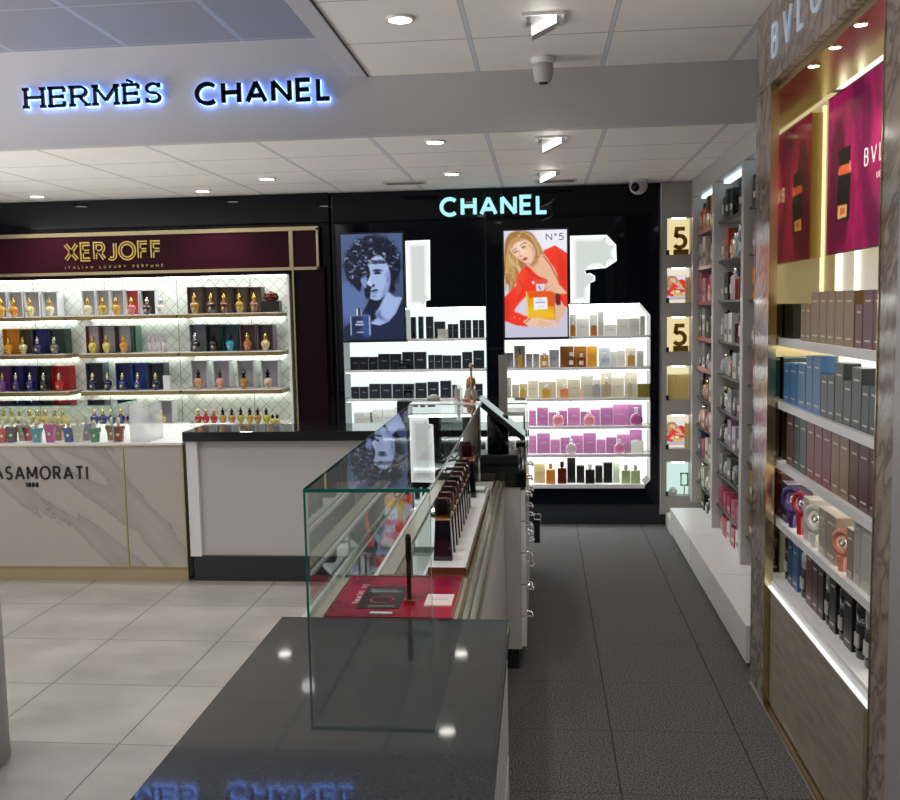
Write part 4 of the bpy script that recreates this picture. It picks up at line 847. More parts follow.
obj('front_pane', MB().box(-1.0, 1.13, 0, .006, 0, .232), mglass, q); obj('top_pane', MB().box(-1.0, 1.136, 0, .36, .232, .238), mglass, q); obj('side_pane', MB().box(1.13, 1.136, 0, .36, 0, .232), mglass, q); obj('pane_edge', MB().box(-1.0, 1.136, -.001, .0, .232, .238).box(1.1362, 1.1372, 0, .36, .232, .238).box(1.1302, 1.1368, -.0012, -.0002, 0, .232), mat('glass_edge_pale_green', (.2, .5, .42), .2), q)
q = thing('acrylic_riser', 'frosted acrylic open box at right end of marble counter', 'display stand', (-2.50, 5.62, .884))
obj('front_wall', MB().box(-.06, .06, 0, .006, 0, .215), macryl, q); obj('side_wall', MB().box(-.066, -.060, 0, .2, 0, .235), macryl, q); obj('side_wall', MB().box(.060, .066, 0, .2, 0, .235), macryl, q); obj('base', MB().box(-.06, .06, .006, .2, 0, .02), macryl, q)
sf = [(2,'c01c1c','red',420),(11,'33322f','charcoal',418),(22,'b9aa98','clear taupe',416),(28,'b8203c','crimson',419),(36,'1f8ca8','teal blue',420),(49,'b82c80','magenta',414),(58,'b8905a','tan',416),(68,'182c8c','royal blue',419),(77,'c9c6ae','clear cream',415),(86,'a08cb0','lilac',414),(94,'2c7a4c','green',420),(111,'8a5c40','brown',417),(118,'8c3c20','rust',417)]
for i, (x, col, look, tp) in enumerate(sf):
    bk = i in (2, 3, 6, 9, 11); yy = 5.655+(.075 if bk else 0); c = at(x, tp, Y=yy); shirt_flacon(look+' flacon with flared shoulders under glass on marble counter', c.x, yy, .8845, .075, c.z-.8845, col, 'c9c0a4' if i != 7 else 'c9a85c')

# =================================================================== white counter with black top
t = thing('service_counter', 'white service counter with polished black top and dark skirting', 'counter', (0, 5.6, 0))
obj('counter_top', MB().box(-2.218, -.075, -.01, .39, .890, .95), mblktop, t, bevel=.002)
obj('end_post', MB().box(-2.205, -2.135, .01, .37, .16, .889), mwhitegloss, t)
obj('front_panel', MB().box(-2.135, -.09, .04, .37, .16, .889), mgreyl, t)
obj('skirting', MB().box(-2.19, -.09, .02, .37, 0, .159), mskirt, t)
q = thing('cash_register', 'black cash register box with rounded back on service counter', 'register', (-.75, 5.74, .9502))
obj('housing', MB().box(-.14, .12, -.02, .12, 0, .165), mblackm, q, bevel=.006); mb = MB().lathe([(.045, -.02), (.043, .0), (.03, .015), (.01, .02)], 20, flat=1.0); o = obj('paper_dome', mb, cm('8c8c88', .3), q); o.location = (.08, .06, .155); o.rotation_euler = (PI/2, 0, 0)

# =================================================================== RIGHT: side shelving with white benches
XU = 1.14
ups = [7.12, 6.29, 5.40, 4.50]
SZ = [2.20, 1.95, 1.70, 1.445, 1.23, 1.01, .80, .588, .375]
cols_b = {
 0: ['c8501c e07020 2a1a20 e07828 c8501c', 'c8c4b8 d8d4c8 b8a490 d0ccc0 b03048', 'c86078 d0909c c8a8a8 b85060 d8c8c8', '5a5c58 8a8e8a 3c4440 a8aca8 44484a', '2c3030 8c9090 b8bcb8 3c4042 6a6e6c', '3c2c28 c08a5c b06c3c d8ccbc 8c3428', 'b07060 c8a090 a85048 d0bca8 7a3c34', '3a5a70 b04050 c8c4b4 d8d4c4 8c2c34', '6a6430 b8b4a0 d0ccbc 8a7c50 c8a860', '9a7a3c 2c3828 38483a 6a7458 1c2420'],
 1: ['1c1e22 24282c 2c3438 38302c 20243c 2c3c48', '8c8c8c b0503c d0a87c 90a0a8 20303c 141820', '8a8c8c 20181a c8b8b8 a8403c 30343a 54585a', '9a9c9a b0b4b4 d8dcd8 5c2420 2c3c58 b8c0c0', '9aa0a0 c8ccc8 a05030 b8c4c0 8ca8a0 c8d0cc', '1a1c20 c8ccd0 9aa0a4 60545c 24202a a8a8b0', '2c2830 c8ccd0 8c7c90 b8b8c4 34303c 8c8494', '8a8c88 a8aca8 5a5c5c 707878 1c1e20 2c3034', 'b04860 b85870 a84058 c06880 b04860 c87088', 'd8bcb8 b02030 c8c4c4 a01c2c d8d0d0 8c1c28'],
 2: ['18181a 2c2e30 9a9ca0 20242a', '9a7c84 8c1c34 c8c4c4 44484c', 'd87820 d88028 343434 8a8c8c', 'a8a4a0 141414 2c2828 c8c4c4', 'b05a68 b86070 c8ccc8 8c5058', '141416 9aa0a4 3c3c40 c8c8cc', 'a8aca8 c0c4c0 8c9090 b0b4b0', 'a07820 886818 b0842c 6a5418', '7a5a34 b8b0a0 8c6a38 54403c', 'c8bcbc d8d4d4 b8a8a8 a89898']}
bname = ['far', 'middle', 'near']
rnd = random.Random(5)
for bi in range(3):
    y1, y0 = ups[bi], ups[bi+1]
    u = thing('shelving_bay', '%s bay of the grey side shelving with small stocked shelves' % bname[bi], 'shelving', (XU, y0, 0))
    L_ = y1-y0
    obj('upright', MB().box(-.03, .36, L_-.07, L_-.001, .207, 2.45), mgreyl, u)
    if bi == 2: obj('upright', MB().box(-.03, .36, .001, .03, .207, 2.45), mgreyl, u)
    obj('back_panel', MB().box(.345, .36, .031 if bi == 2 else 0, L_-.071, .207, 2.45), mgreyl, u)
    obj('fascia', MB().box(-.032, .30, .001, L_-.001, 2.452, 2.575), mwhitegloss if False else mat('fascia_grey', (.50, .50, .49), .4), u)
    obj('strip_light', MB().box(.02, .06, .05, L_-.12, 2.43, 2.449), emi('bay_strip', (.70, .93, 1), 1.6), u)
    ya, yb = (.032 if bi == 2 else .001), L_-.072
    for si, z in enumerate(SZ):
        m_ = cm('b05058') if (bi == 0 and si < 5) else cm('4c4c4c')
        o = obj('shelf', MB().box(.02, .344, ya, yb, z-.012, z), mgreyl, u); obj('shelf_edge', MB().box(.0, .0195, ya, yb, z-(.03 if bi == 0 and si < 5 else .014), z-.0002), m_, o)
    zs = SZ+[.2075]
    kinds = ['box', 'box', 'cyl', 'box', 'sq', 'cyl']
    for si, z in enumerate(zs):
        cs = cols_b[bi][si].split(); n = len(cs); H_ = (2.43 if si == 0 else zs[si-1]-.03)-z
        span = yb-ya-.02
        if bi == 2: n_show = n; yb_ = yb; span = .46
        for j, c in enumerate(cs):
            # the first colour stands at the far end
            yc = y0+yb-.015-span*(j+.5)/n; wy = span/n*.80; h = H_*rnd.uniform(.68, .93)
            if bi == 1 and si == 8: h = H_*.62; 
            k = 'box' if (bi == 1 and si == 8) else rnd.choice(kinds); look = {'box': 'carton', 'cyl': 'bottle', 'sq': 'tester'}[k]
            lab = '%s %s, %s from far end, %s shelf, %s grey bay' % ({0: 'coloured'}.get(0), look, ORD[j], ORD[si] if si < 9 else 'bench level', bname[bi])
            rr, gg, bb = [int(c[i:i+2], 16) for i in (0, 2, 4)]; mx = max(rr, gg, bb); mn = min(rr, gg, bb)
            if mx < 80: cn = 'black'
            elif mx-mn < 28: cn = 'white' if mx > 185 else 'grey'
            elif rr == mx and bb > gg: cn = 'pink' if mx > 150 else 'maroon'
            elif rr == mx: cn = 'orange' if gg > 85 and bb < 70 and mx > 180 else 'beige' if mn > 110 else 'red' if gg < 70 else 'tan'
            elif bb == mx: cn = 'blue'
            else: cn = 'green'
            lab = lab.replace('coloured', cn)
            x = XU+.008; g_ = 'products in the side shelving'
            if k == 'box':
                q = thing('perfume_box', lab, 'perfume box', (x, yc, z), group=g_); obj('carton', MB().box(0, .06, -wy/2, wy/2, 0, h), cm(c, .3), q)
                obj('printed_label', MB().box(-.0008, -.0001, -wy*.3, wy*.3, h*.25, h*.45), cm('d8d4cc' if mx < 170 else '5a5450'), q)
            elif k == 'cyl':
                r = min(wy, .07)/2; q = thing('perfume_bottle', lab, 'perfume bottle', (x+.035, yc, z), group=g_); obj('flask', MB().lathe([(r*.9, 0), (r, .004), (r, h*.7), (r*.5, h*.78)], 12), liq(c), q); obj('cap', MB().cyl(r*.5, h*.78, h, 12), rnd.choice([mchrome, mblackm, mgold]), q)
                obj('bottle_label', MB().box(-r-.0012, -r*.86, -r*.5, r*.5, h*.2, h*.5), cm('d8d4cc'), q)
            else:
                q = thing('perfume_bottle', lab, 'perfume bottle', (x+.03, yc, z), group=g_); obj('flask', MB().box(-.02, .02, -wy/2, wy/2, 0, h*.72), liq(c), q, bevel=.004); obj('collar', MB().cyl(.008, h*.72, h*.78, 10), mchrome, q); obj('cap', MB().box(-.012, .012, -wy*.25, wy*.25, h*.78, h), mblackm if mx > 120 else mchrome, q)
by = [6.85, 6.0, 5.135, 4.29]
for i in range(3):
    u = thing('bench_cabinet', 'low white bench cabinet, %s, under the side shelving' % ['farthest of three', 'middle of three', 'nearest of three'][i], 'cabinet', (.93, by[i+1], 0), group='low white benches')
    L_ = by[i]-by[i+1]
    obj('carcass', MB().box(.01, .5, .003, L_-.003, .03, .189), mwhitegloss, u); obj('drawer_front', MB().box(-.004, .0095, .006, L_-.006, .03, .186), mwhitegloss, u)
    obj('top', MB().box(-.006, .5, .003, L_-.003, .19, .2065), mwhitegloss, u); obj('plinth', MB().box(.03, .48, .002, L_-.002, 0, .0295), mblackm, u)
struct('baseboard_right', MB().box(.935, 1.62, 6.855, 7.18, 0, .1), mgreyl)

# =================================================================== RIGHT: marble and gold boutique unit
XB = .91
t = thing('boutique_unit', 'marble and gold perfume unit with BVLGARI lettering at right', 'wall display', (XB, 0, 0))
obj('far_jamb', MB().box(0, .5, 4.00, 4.13, .02, 2.53).box(0, .03, 3.89, 4.0, .02, 2.53), mbmarble, t)
obj('near_jamb', MB().box(0, .5, 2.515, 2.645, .02, 2.53), mbmarble, t)
obj('fascia', MB().box(0, .5, 2.515, 4.13, 2.535, 2.848), mbmarble, t)
obj('ceiling_panel', MB().box(.03, .25, 2.66, 3.97, 2.505, 2.534), mgoldb, t)
obj('mirror_wall', MB().box(.03, .3, 3.972, 3.985, .57, 2.505), mgoldmirror, t)
obj('back_wall', MB().box(.30, .32, 2.66, 3.97, .5, 2.66), mat('backlit_cream', (.70, .67, .58), .5, emit=(1, .93, .72), es=.28), t)
obj('cove_light', MB().box(.262, .29, 2.67, 3.96, 2.515, 2.53), emi('cove', (1, .97, .90), 1.2), t)
o = obj('strip_light', MB().box(.285, .2995, 3.952, 3.966, 1.54, 2.50).box(.285, .2995, 3.74, 3.752, 1.54, 2.50), emi('bout_strip', (1, .98, .92), 2.5), t)
obj('gold_edge', MB().box(-.003, .03, 3.880, 3.889, .02, 2.53).box(-.003, .03, 2.646, 2.653, .02, 2.53).box(-.003, .0, 2.51, 2.5145, .02, 2.84).box(-.003, .02, 2.654, 3.88, .012, .02), mgold, t)
obj('far_edge_strip', MB().box(-.002, .01, 4.131, 4.136, .02, 2.84), mchrome, t)
obj('plinth', MB().box(-.004, .5, 2.515, 4.13, 0, .0115), cm('a89690'), t)
obj('lower_panel', MB().box(.02, .04, 2.75, 3.875, .03, .513), mtaupe, t); obj('panel_recess', MB().box(.045, .3, 2.66, 3.96, .03, .50), mgoldb, t)
obj('light_ledge', MB().box(.010, .045, 2.69, 3.885, .514, .522), emi('ledge', (.97, 1, .98), .95), t)
obj('ledge_lip', MB().box(.022, .028, 2.69, 3.885, .5225, .54), mwhitegloss, t)
BZ = [1.535, 1.283, 1.040, .800, .553]
for z in BZ:
    o = obj('shelf', MB().box(.04 if z > .6 else .03, .295, 2.66, 3.96, z-.03, z), mwhitegloss, t); obj('strip_light', MB().box(.24, .28, 2.67, 3.94, z-.038, z-.0305), emi('bout_under', (1, .97, .88), 10), o)
mb = MB(); ystart = 3.85
lettering(mb, 'BVLGARI', .130, .013, .085, lambda u, v, q: (-q, 3.862-u, 2.618+v), depth=(.002, .010)); obj('lettering', mb, mat('brushed_steel_letters', (.72, .80, .88), .25, .6, emit=(.6, .8, 1), es=.2), t)['label'] = 'pale steel BVLGARI lettering'
for i, (y, e) in enumerate(((3.02, 6), (3.27, 6), (3.51, 6))):
    q = thing('downlight', 'small gold ceiling downlight, %s from camera in the marble unit' % ['nearest', 'middle', 'farthest'][i], 'ceiling light', (XB+.055, y, 2.505)); obj('lamp', MB().cyl(.018, -.004, -.0005, 20), elamp, q); obj('trim_ring', MB().torus(.021, .003, 'z', (0, 0, -.001)), mgold, q); s_ = spot('lamp_light', (0, 0, -.02), e, (1, .92, .75), 110); s_.parent = q
q = thing('lightbox_poster', 'magenta poster of tall black bottle hanging in the marble unit', 'poster', (1.12, 3.48, 1.862))
obj('box_frame', MB().box(.001, .045, -.377, .377, 0, .59), mgoldb, q)
me = MAG.mesh('picture', lambda u, v: (0, .377-.754*u, .59*(1-v)), mprint); o = bpy.data.objects.new('picture', me); C.objects.link(o); o.parent = q
obj('picture_rim', MB().box(-.001, .001, -.377, .377, -.004, .0), mblackm, q); obj('picture_rim', MB().box(-.001, .001, -.377, .377, .59, .594), mblackm, q)
mb = MB(); pq = at(864.5, 167, X=1.12); lettering(mb, 'BVLGARI', .062, .007, .026, lambda u, v, k: (-.0008-k, pq.y-3.48-u, pq.z-1.862+v), depth=(0, .001))
m_ = MB(); pq2 = at(877, 178, X=1.12); lettering(m_, 'UE', .022, .003, .010, lambda u, v, k: (-.0008-k, pq2.y-3.48-u, pq2.z-1.862+v), depth=(0, .001)); obj('small_lettering', m_, mat('poster_white', (.85, .8, .8), .4, emit=(1, .9, .92), es=.3), q); obj('lettering', mb, mat('poster_white', (.85, .8, .8), .4, emit=(1, .9, .92), es=.3), q)

# products in the marble unit; px spans measured along the front plane
def brow(items, z, where, xo=.06):
    X_ = XB+xo
    for i, it in enumerate(items):
        k, a, b, top, col, look = it[:6]; ex = it[6] if len(it) > 6 else {}
        X = X_+ex.get('back', 0); ya = at(a, 400, X=X).y; yb = at(b, 400, X=X).y; yc = (ya+yb)/2; w_ = ya-yb; zt = at((a+b)/2, top, X=X).z; h = max(.03, zt-z)
        lab = '%s, %s from far end, %s' % (look, ORD[i], where); dd = ex.get('d', .055); g_ = 'boxes and bottles in the marble unit'
        if ya > 3.955: ya = 3.955; yc = (ya+yb)/2; w_ = ya-yb
        if k == 'box':
            q = thing('perfume_box', lab, 'perfume box', (X, yc, z), group=g_); obj('carton', MB().box(0, dd, -w_/2+.0008, w_/2-.0008, 0, h), cm(col, .28), q)
            if ex.get('lid'): obj('lid', MB().box(-.0008, dd+.0008, -w_/2+.0004, w_/2-.0004, h, h+.004), cm(ex['lid'], .3), q)
            for zz_ in (.80, .12) if ex.get('mark', 1) else (): obj('printed_label', MB().box(-.0007, -.0001, -w_*.28, w_*.28, h*zz_, h*zz_+.006), cm('d8c8b8'), q)
        elif k == 'ring':
            q = thing('ring_bottle', lab, 'perfume bottle', (X+.005, yc, z), math.radians(28), group=g_); R = w_*.46
            obj('foot', MB().frus(.016, .020, .022, .030, 0, max(.02, h-2*R-.004)), liq(col), q); obj('ring', MB().torus(R*.80, R*.27, 'x', (0, 0, h-R), 26, 8, .8), liq(col), q)
            obj('cap', MB().torus(R*.22, R*.10, 'x', (0, 0, h-R), 14, 6), mchrome, q)
        elif k == 'cyl':
            r = w_*.46; q = thing('perfume_bottle', lab, 'perfume bottle', (X+r, yc, z), group=g_); obj('flask', MB().lathe([(r*.95, 0), (r, .005), (r, h*.62), (r*.92, h*.65)], 20), liq(col), q); obj('collar', MB().cyl(r*.93, h*.65, h*.69, 20), mchrome, q); obj('cap', MB().lathe([(r, h*.69), (r, h*.97), (r*.9, h)], 20), liq(ex.get('cap', col)), q)
            obj('bottle_label', MB().box(-r-.001, -r*.88, -r*.45, r*.45, h*.2, h*.45), cm('b8b8b4'), q)
def Bx(a, b, t, c, look, **e): return ('box', a, b, t, c, look, e)
def Rg(a, b, t, c, look, **e): return ('ring', a, b, t, c, look, e)
def Cy(a, b, t, c, look, **e): return ('cyl', a, b, t, c, look, e)
BR, MV = '8c7248', '6a3440'
brow([Bx(776,792,304,'17150f','black hollow gift box',back=.02,mark=0),Bx(799.5,804,304,BR,'short brown box'),Bx(804.3,809,304,BR,'short brown box'),Bx(809.5,817.6,292,BR,'tall brown box'),Bx(818,825,291.6,BR,'tall brown box'),Bx(825.4,833,291.2,BR,'tall brown box'),Bx(833.4,841.8,291,BR,'tall brown box'),Bx(842.2,852,290.6,BR,'tall brown box'),Bx(853.5,860.6,304.5,MV,'short mauve box'),Bx(861.2,871,290,MV,'tall mauve box'),Bx(871.4,881,289.6,MV,'tall mauve box')], BZ[0], 'top shelf of marble unit')
brow([Bx(772,783,357,'1c2226','black glossy box',lid='6a9ab0',mark=0,d=.1,back=.015),Bx(783.5,789,364,'3a78ac','blue box',lid='68a8d0'),Bx(789.3,796.6,364,'3a78ac','blue box',lid='68a8d0'),Bx(797,805,364.4,'3a78ac','blue box',lid='68a8d0'),Bx(805.6,812,357,'3a72a8','tall blue box',lid='2c80c0'),Bx(812.4,820,357,'3a72a8','tall blue box',lid='2c80c0'),Bx(820.6,827,374,'45494c','short grey box'),Bx(827.3,834,374.4,'45494c','short grey box'),Bx(834.6,843,364,'3c4246','tall grey box',lid='5c646a'),Bx(843.4,851,381,'484c4e','short grey box'),Bx(851.6,861,369,'42484c','tall grey box',lid='60686c'),Bx(861.6,869,386,'38424e','slate box'),Bx(869.4,880,387,'38424e','slate box')], BZ[1], 'second shelf, marble unit')
brow([Bx(775,786.6,404,'17181a','black glossy box',mark=0,d=.1,back=.015),Bx(787.2,793.8,414,'6a4a4c','mauve box',lid='b06a5c'),Bx(794.2,800,416,'1f4a40','green box',lid='2a8a6c'),Bx(800.3,807,419,'1f4a40','green box',lid='2a8a6c'),Bx(807.5,815,422,'7c2c38','rose red box',lid='b8242c'),Bx(815.4,823,425.4,'7c3440','rose red box',lid='b8242c'),Bx(823.4,832,429,'7c2c3c','rose red box',lid='b8242c'),Bx(832.4,840.6,432.5,'8a6c50','tan box',lid='c09a70'),Bx(841,850,437,'8a7054','tan box',lid='c09a70'),Bx(851,860,442,'5a3438','plum box',lid='a04038'),Bx(860.4,870.6,446.5,'5a3438','plum box',lid='a04038'),Bx(871,881,451,'5a3438','plum box',lid='a04038')], BZ[2], 'third shelf, marble unit')
brow([Rg(769,775,468,'b01c30','red ring bottle'),Bx(775.4,783,474,'5a3430','brown box',lid='6a4440',d=.08),Bx(783.4,788.6,484,'3a2440','purple box',lid='c8b8c8',d=.1),Rg(789,797.4,487,'3c1a70','violet ring bottle'),Rg(797.8,805,493,'b0142c','crimson ring bottle'),Bx(805.4,811,500,'b8b0a8','white box',lid='e0dcd4',d=.09),Rg(811.4,820.6,506,'c8c8be','clear ring bottle'),Bx(821,828,511,'a89c90','beige box',lid='d8d0c4',d=.1),Bx(828.4,839,517,'9c8c7c','beige box',lid='d0c0ac',d=.1),Rg(839.6,849.4,531,'d08070','pink ring bottle'),Bx(850,856.6,532,'8c7c70','taupe box',lid='c8bcb0',d=.09),Bx(857,864,518,'a8a8a4','tall silver box',lid='d0d0cc',d=.03),Bx(864.4,880,526,'b4b4aa','cream box',lid='e0e0d8',d=.05)], BZ[3], 'fourth shelf, marble unit')
brow([Bx(770,773.6,514,'7a7c6c','grey box'),Cy(775,782,524,'6c7a30','green bottle'),Cy(785,790,540,'2c3430','dark green bottle',cap='15181a'),Bx(790.4,794.6,541,'2c4a70','navy blue box',lid='a8bccc',d=.06),Bx(795,800.6,547,'3c6490','blue box',lid='c0ccd4',d=.06),Cy(801,808,556,'382018','brown bottle',cap='c8c8c4'),Bx(809,815,551,'5a3c30','brown box',lid='c8b8b0',d=.06),Bx(815.4,821,562,'4a3430','brown box',lid='c0b0a8',d=.06),Bx(821.4,826.8,567,'302c2c','dark box',lid='908c8c',d=.06),Cy(827,833,576,'1c1c1c','black bottle',cap='8a8c8c'),Bx(833.4,840,579,'202224','black box',lid='707478',d=.06),Cy(840.6,848,592,'141618','black bottle',cap='1c1e22'),Bx(848.4,857,598,'1a1c20','black box',lid='5c6064',d=.06),Cy(857.4,866,607,'101214','black bottle',cap='16181a'),Cy(866.4,876,614,'2c2e30','smoky bottle',cap='9a9ca0')], BZ[4], 'bottom shelf, marble unit', .075)
struct('wall_right', MB().box(.905, 1.6, 1.2, 2.508, 0, 2.85), mat('mauve_grey_partition', (.36, .34, .36), .25))

# =================================================================== ISLAND: till cabinet, glass case base, foreground counter
t = thing('drawer_cabinet', 'grey white drawer cabinet with black top and chrome loop handles', 'cabinet', (0, 4.24, 0))
obj('body', MB().box(-.62, -.10, 0, 1.34, .10, .862), mgreyl, t); obj('plinth', MB().box(-.60, -.115, .02, 1.32, 0, .099), mskirt, t)
obj('top_slab', MB().box(-.62, -.072, -.005, 1.34, .863, .93), mblktop, t)
for c_ in range(3):
    for r_ in range(5):
        y0 = .01+c_*.445; z0 = .11+r_*.149; o = obj('drawer', MB().box(-.099, -.078, y0, y0+.43, z0, z0+.142), mwhitegloss, t)
        obj('handle', MB().tube([(-.078, y0+.17, z0+.085), (-.058, y0+.17, z0+.083), (-.051, y0+.18, z0+.075), (-.051, y0+.24, z0+.075), (-.058, y0+.25, z0+.083), (-.078, y0+.25, z0+.085)], .0045), mchrome, o)
q = thing('hanging_tag', 'small black clip box hanging on a drawer handle', 'clip', (-.035, 5.16, .37)); obj('box', MB().box(-.012, .02, 0, .03, 0, .13), mblackm, q); obj('clip', MB().tube([(-.01, .015, .13), (-.01, .015, .16), (.025, .015, .16), (.025, .015, .11)], .004), mchrome, q)
q = thing('till_terminal', 'black till terminal with tilted touchscreen seen from its side', 'till', (-.21, 4.5, .9305))
obj('base', MB().box(-.12, .10, -.06, .12, 0, .05), mblackm, q, bevel=.004); obj('post', MB().cyl(.052, .05, .235, 24), mblack, q)
o = obj('screen_housing', MB().box(-.145, .145, -.09, .10, -.016, .008), mblackm, q); o.location = (.018, 0, .225); o.rotation_euler = (0, math.radians(40), 0)
o2 = obj('screen', MB().box(-.138, .138, -.086, .096, .0082, .012), emi('tillscreen', (.62, .78, .76), .6), o)
q = thing('card_reader', 'small black card reader on a cable beside the till', 'card reader', (-.105, 4.64, .9305)); obj('body', MB().box(-.02, .025, -.03, .05, .06, .085), mblackm, q); obj('stem', MB().tube([(0, 0, 0), (0, 0, .03), (.0, 0, .061)], .008), mchrome, q)
q = thing('tangled_cable', 'black cable loops on the till cabinet top', 'cable', (-.42, 4.44, .9305))
mb = MB(); pts = [(.17*math.cos(a*.55)*(.55+.3*math.sin(a*1.7)), .05*math.sin(a*.9), .012+.035*(1+math.sin(a*1.3))) for a in range(0, 26)]
mb.tube(pts, .005, 6); obj('cable', mb, mblackm, q)
q = thing('glass_tester_hood', 'small green edged glass hood behind the till', 'display case', (-.14, 5.0, .9305))
obj('pane', MB().box(-.065, .062, 0, .005, 0, .235).box(.056, .062, .005, .3, 0, .235).box(-.065, .062, 0, .3, .235, .240), mglass, q)
obj('pane_edge', MB().box(-.065, .0625, -.0012, 0, .235, .2405).box(.062, .0635, -.0012, .0, 0, .2345).box(-.0665, -.065, -.0012, 0, 0, .2405), medge, q)
obj('shelf', MB().box(-.06, .05, .02, .25, .17, .19), mwhitegloss, q); obj('shelf_post', MB().box(-.06, -.05, .2, .21, 0, .17).box(.04, .05, .2, .21, 0, .17), mchrome, q)

YC = 2.27
t = thing('glass_case_counter', 'long glass topped tester counter with beige rails and red pad', 'counter', (0, YC, 0))
obj('body', MB().box(-.615, -.172, .02, 1.955, .08, .862), mgreyl, t); obj('plinth', MB().box(-.60, -.19, .03, 1.95, 0, .079), mskirt, t)
mtray = mat('beige_rail', (.42, .385, .335), .22); mdg = mat('dark_glass_inlay', (.02, .022, .024), .03, spec=1.0)
obj('deck', MB().box(-.615, -.166, 0.004, 1.95, .862, .893), mtray, t)
obj('glass_inlay', MB().box(-.585, -.50, .40, 1.915, .8935, .897), mat('mirror_inlay', (.52, .52, .52), .03, 1), t)
obj('glass_inlay', MB().box(-.43, -.352, .40, 1.915, .8935, .897), MATS['mirror_inlay'], t)
obj('white_rail', MB().box(-.612, -.600, .0, 1.94, .8935, .907).box(-.495, -.485, .40, 1.915, .8935, .903).box(-.350, -.343, .40, 1.915, .8935, .905), mwhitegloss, t)
obj('beige_rail', MB().box(-.478, -.436, .40, 1.915, .8935, .9065), mtray, t)
mb = MB(); mb.box(-.214, -.207, .0, 1.93, .8935, .910).box(-.192, -.188, .0, 1.93, .8935, .905).box(-.172, -.166, .0, 1.93, .8935, .908); obj('gold_rail', mb, metalc('b8a478', .25), t)
mb = MB(); mb.box(-.206, -.194, .0, 1.93, .8935, .900).box(-.187, -.175, 0, 1.93, .8935, .897); obj('clear_rail', mb, mat('silver_rail', (.6, .6, .56), .2, .8), t)
# glass hood
q = thing('glass_hood', 'large glass display hood with green edges standing on tester counter', 'display case', (-.44, 2.29, .8935))
gx0, gx1, gz = -.158, .162, .3375
obj('front_pane', MB().box(gx0, gx1, -.004, .004, .003, gz-.0045), mglass, q)
SL = .0125   # the top pane rises slightly towards the back
obj('top_pane', MB().prism([(-.004, gz-.004), (1.92, gz-.004+SL), (1.92, gz+.004+SL), (-.004, gz+.004)], 'x', gx0, gx1), mglass, q)
obj('side_pane', MB().prism([(.0045, .003), (1.90, .003), (1.90, gz-.0046+SL), (.0045, gz-.0045)], 'x', gx0, gx0+.008), mglass, q)
obj('back_pane', MB().box(gx0+.009, gx1, 1.90, 1.908, .003, gz-.0046+SL), mglass, q)
obj('pane_edge', MB().box(gx0-.0005, gx1, -.0052, -.0042, gz-.0045, gz+.0045).prism([(-.0052, gz-.0045), (1.92, gz-.0045+SL), (1.92, gz+.0045+SL), (-.0052, gz+.0045)], 'x', gx0-.0013, gx0-.0003).box(gx0-.001, gx0+.0045, -.0056, -.0043, .003, gz-.0045), medge, q)
obj('pane_edge', MB().prism([(-.004, gz-.004), (1.92, gz-.004+SL), (1.92, gz+.0042+SL), (-.004, gz+.0042)], 'x', gx1, gx1+.0015), mat('bright_glass_edge', (.55, .62, .60), .1), q)
obj('pane_edge', MB().box(gx1-.0008, gx1+.0008, -.0055, -.0045, .003, gz-.0045), medgel, q)
q = thing('white_ledge', 'white strip shelf across the back of the glass hood', 'shelf', (-.44, 4.225, .8935)); obj('board', MB().box(-.16, .165, 0, .11, .342, .357), mwhitegloss, q); obj('bracket', MB().box(-.155, -.148, .0, .008, 0, .342).box(.152, .160, .0, .008, 0, .342), mchrome, q)
zL = .8935+.3572
q = thing('gold_wand', 'tall thin gold wand with ball tip at hood back', 'ornament', (-.318, 4.28, zL)); obj('rod', MB().cyl(.0055, .012, .155, 10), mgold, q); obj('foot', MB().lathe([(.02, 0), (.02, .006), (.006, .012)]), metalc('b87a5a', .3), q); obj('ball', MB().lathe([(.004, .155), (.011, .162), (.011, .172), (.003, .18)]), mgold, q)
q = thing('perfume_bottle', 'slim clear bottle with copper core on hood ledge', 'perfume bottle', (-.378, 4.28, zL)); obj('flask', MB().box(-.018, .018, -.012, .012, 0, .066), mat('clear_plastic', (.8, .85, .85), .05, alpha=.35), q); obj('core', MB().box(-.007, .007, -.006, .006, .004, .062), metalc('a8603c', .3), q); obj('cap', MB().box(-.013, .013, -.010, .010, .066, .078), mat('clear_plastic'), q)
q = thing('copper_pebble', 'copper pebble ornament on hood ledge left of the wand', 'ornament', (-.345, 4.28, zL)); obj('pebble', MB().lathe([(.006, 0), (.014, .005), (.013, .013), (.005, .018)]), metalc('b87a5a', .3), q)
q = thing('perfume_bottle', 'smoky bottle with large copper ball stopper beside the till', 'perfume bottle', (-.345, 4.62, .9305)); obj('flask', MB().lathe([(.04, 0), (.045, .02), (.045, .25), (.03, .34), (.014, .36)], 18), mat('smoky_glass', (.28, .25, .2), .08, spec=.8), q); obj('stopper', MB().lathe([(.012, .36), (.02, .368), (.024, .385), (.021, .402), (.008, .412)], 16), metalc('c08a60', .35), q)
q = thing('leaflet_stand', 'narrow upright grey leaflet panel behind the till', 'leaflet holder', (-.20, 4.95, .9305)); obj('panel', MB().box(-.022, .022, -.012, .012, .0, .50), cm('8c8a86', .4), q); obj('foot', MB().box(-.04, .04, -.04, .04, 0, .004), mblackm, q)

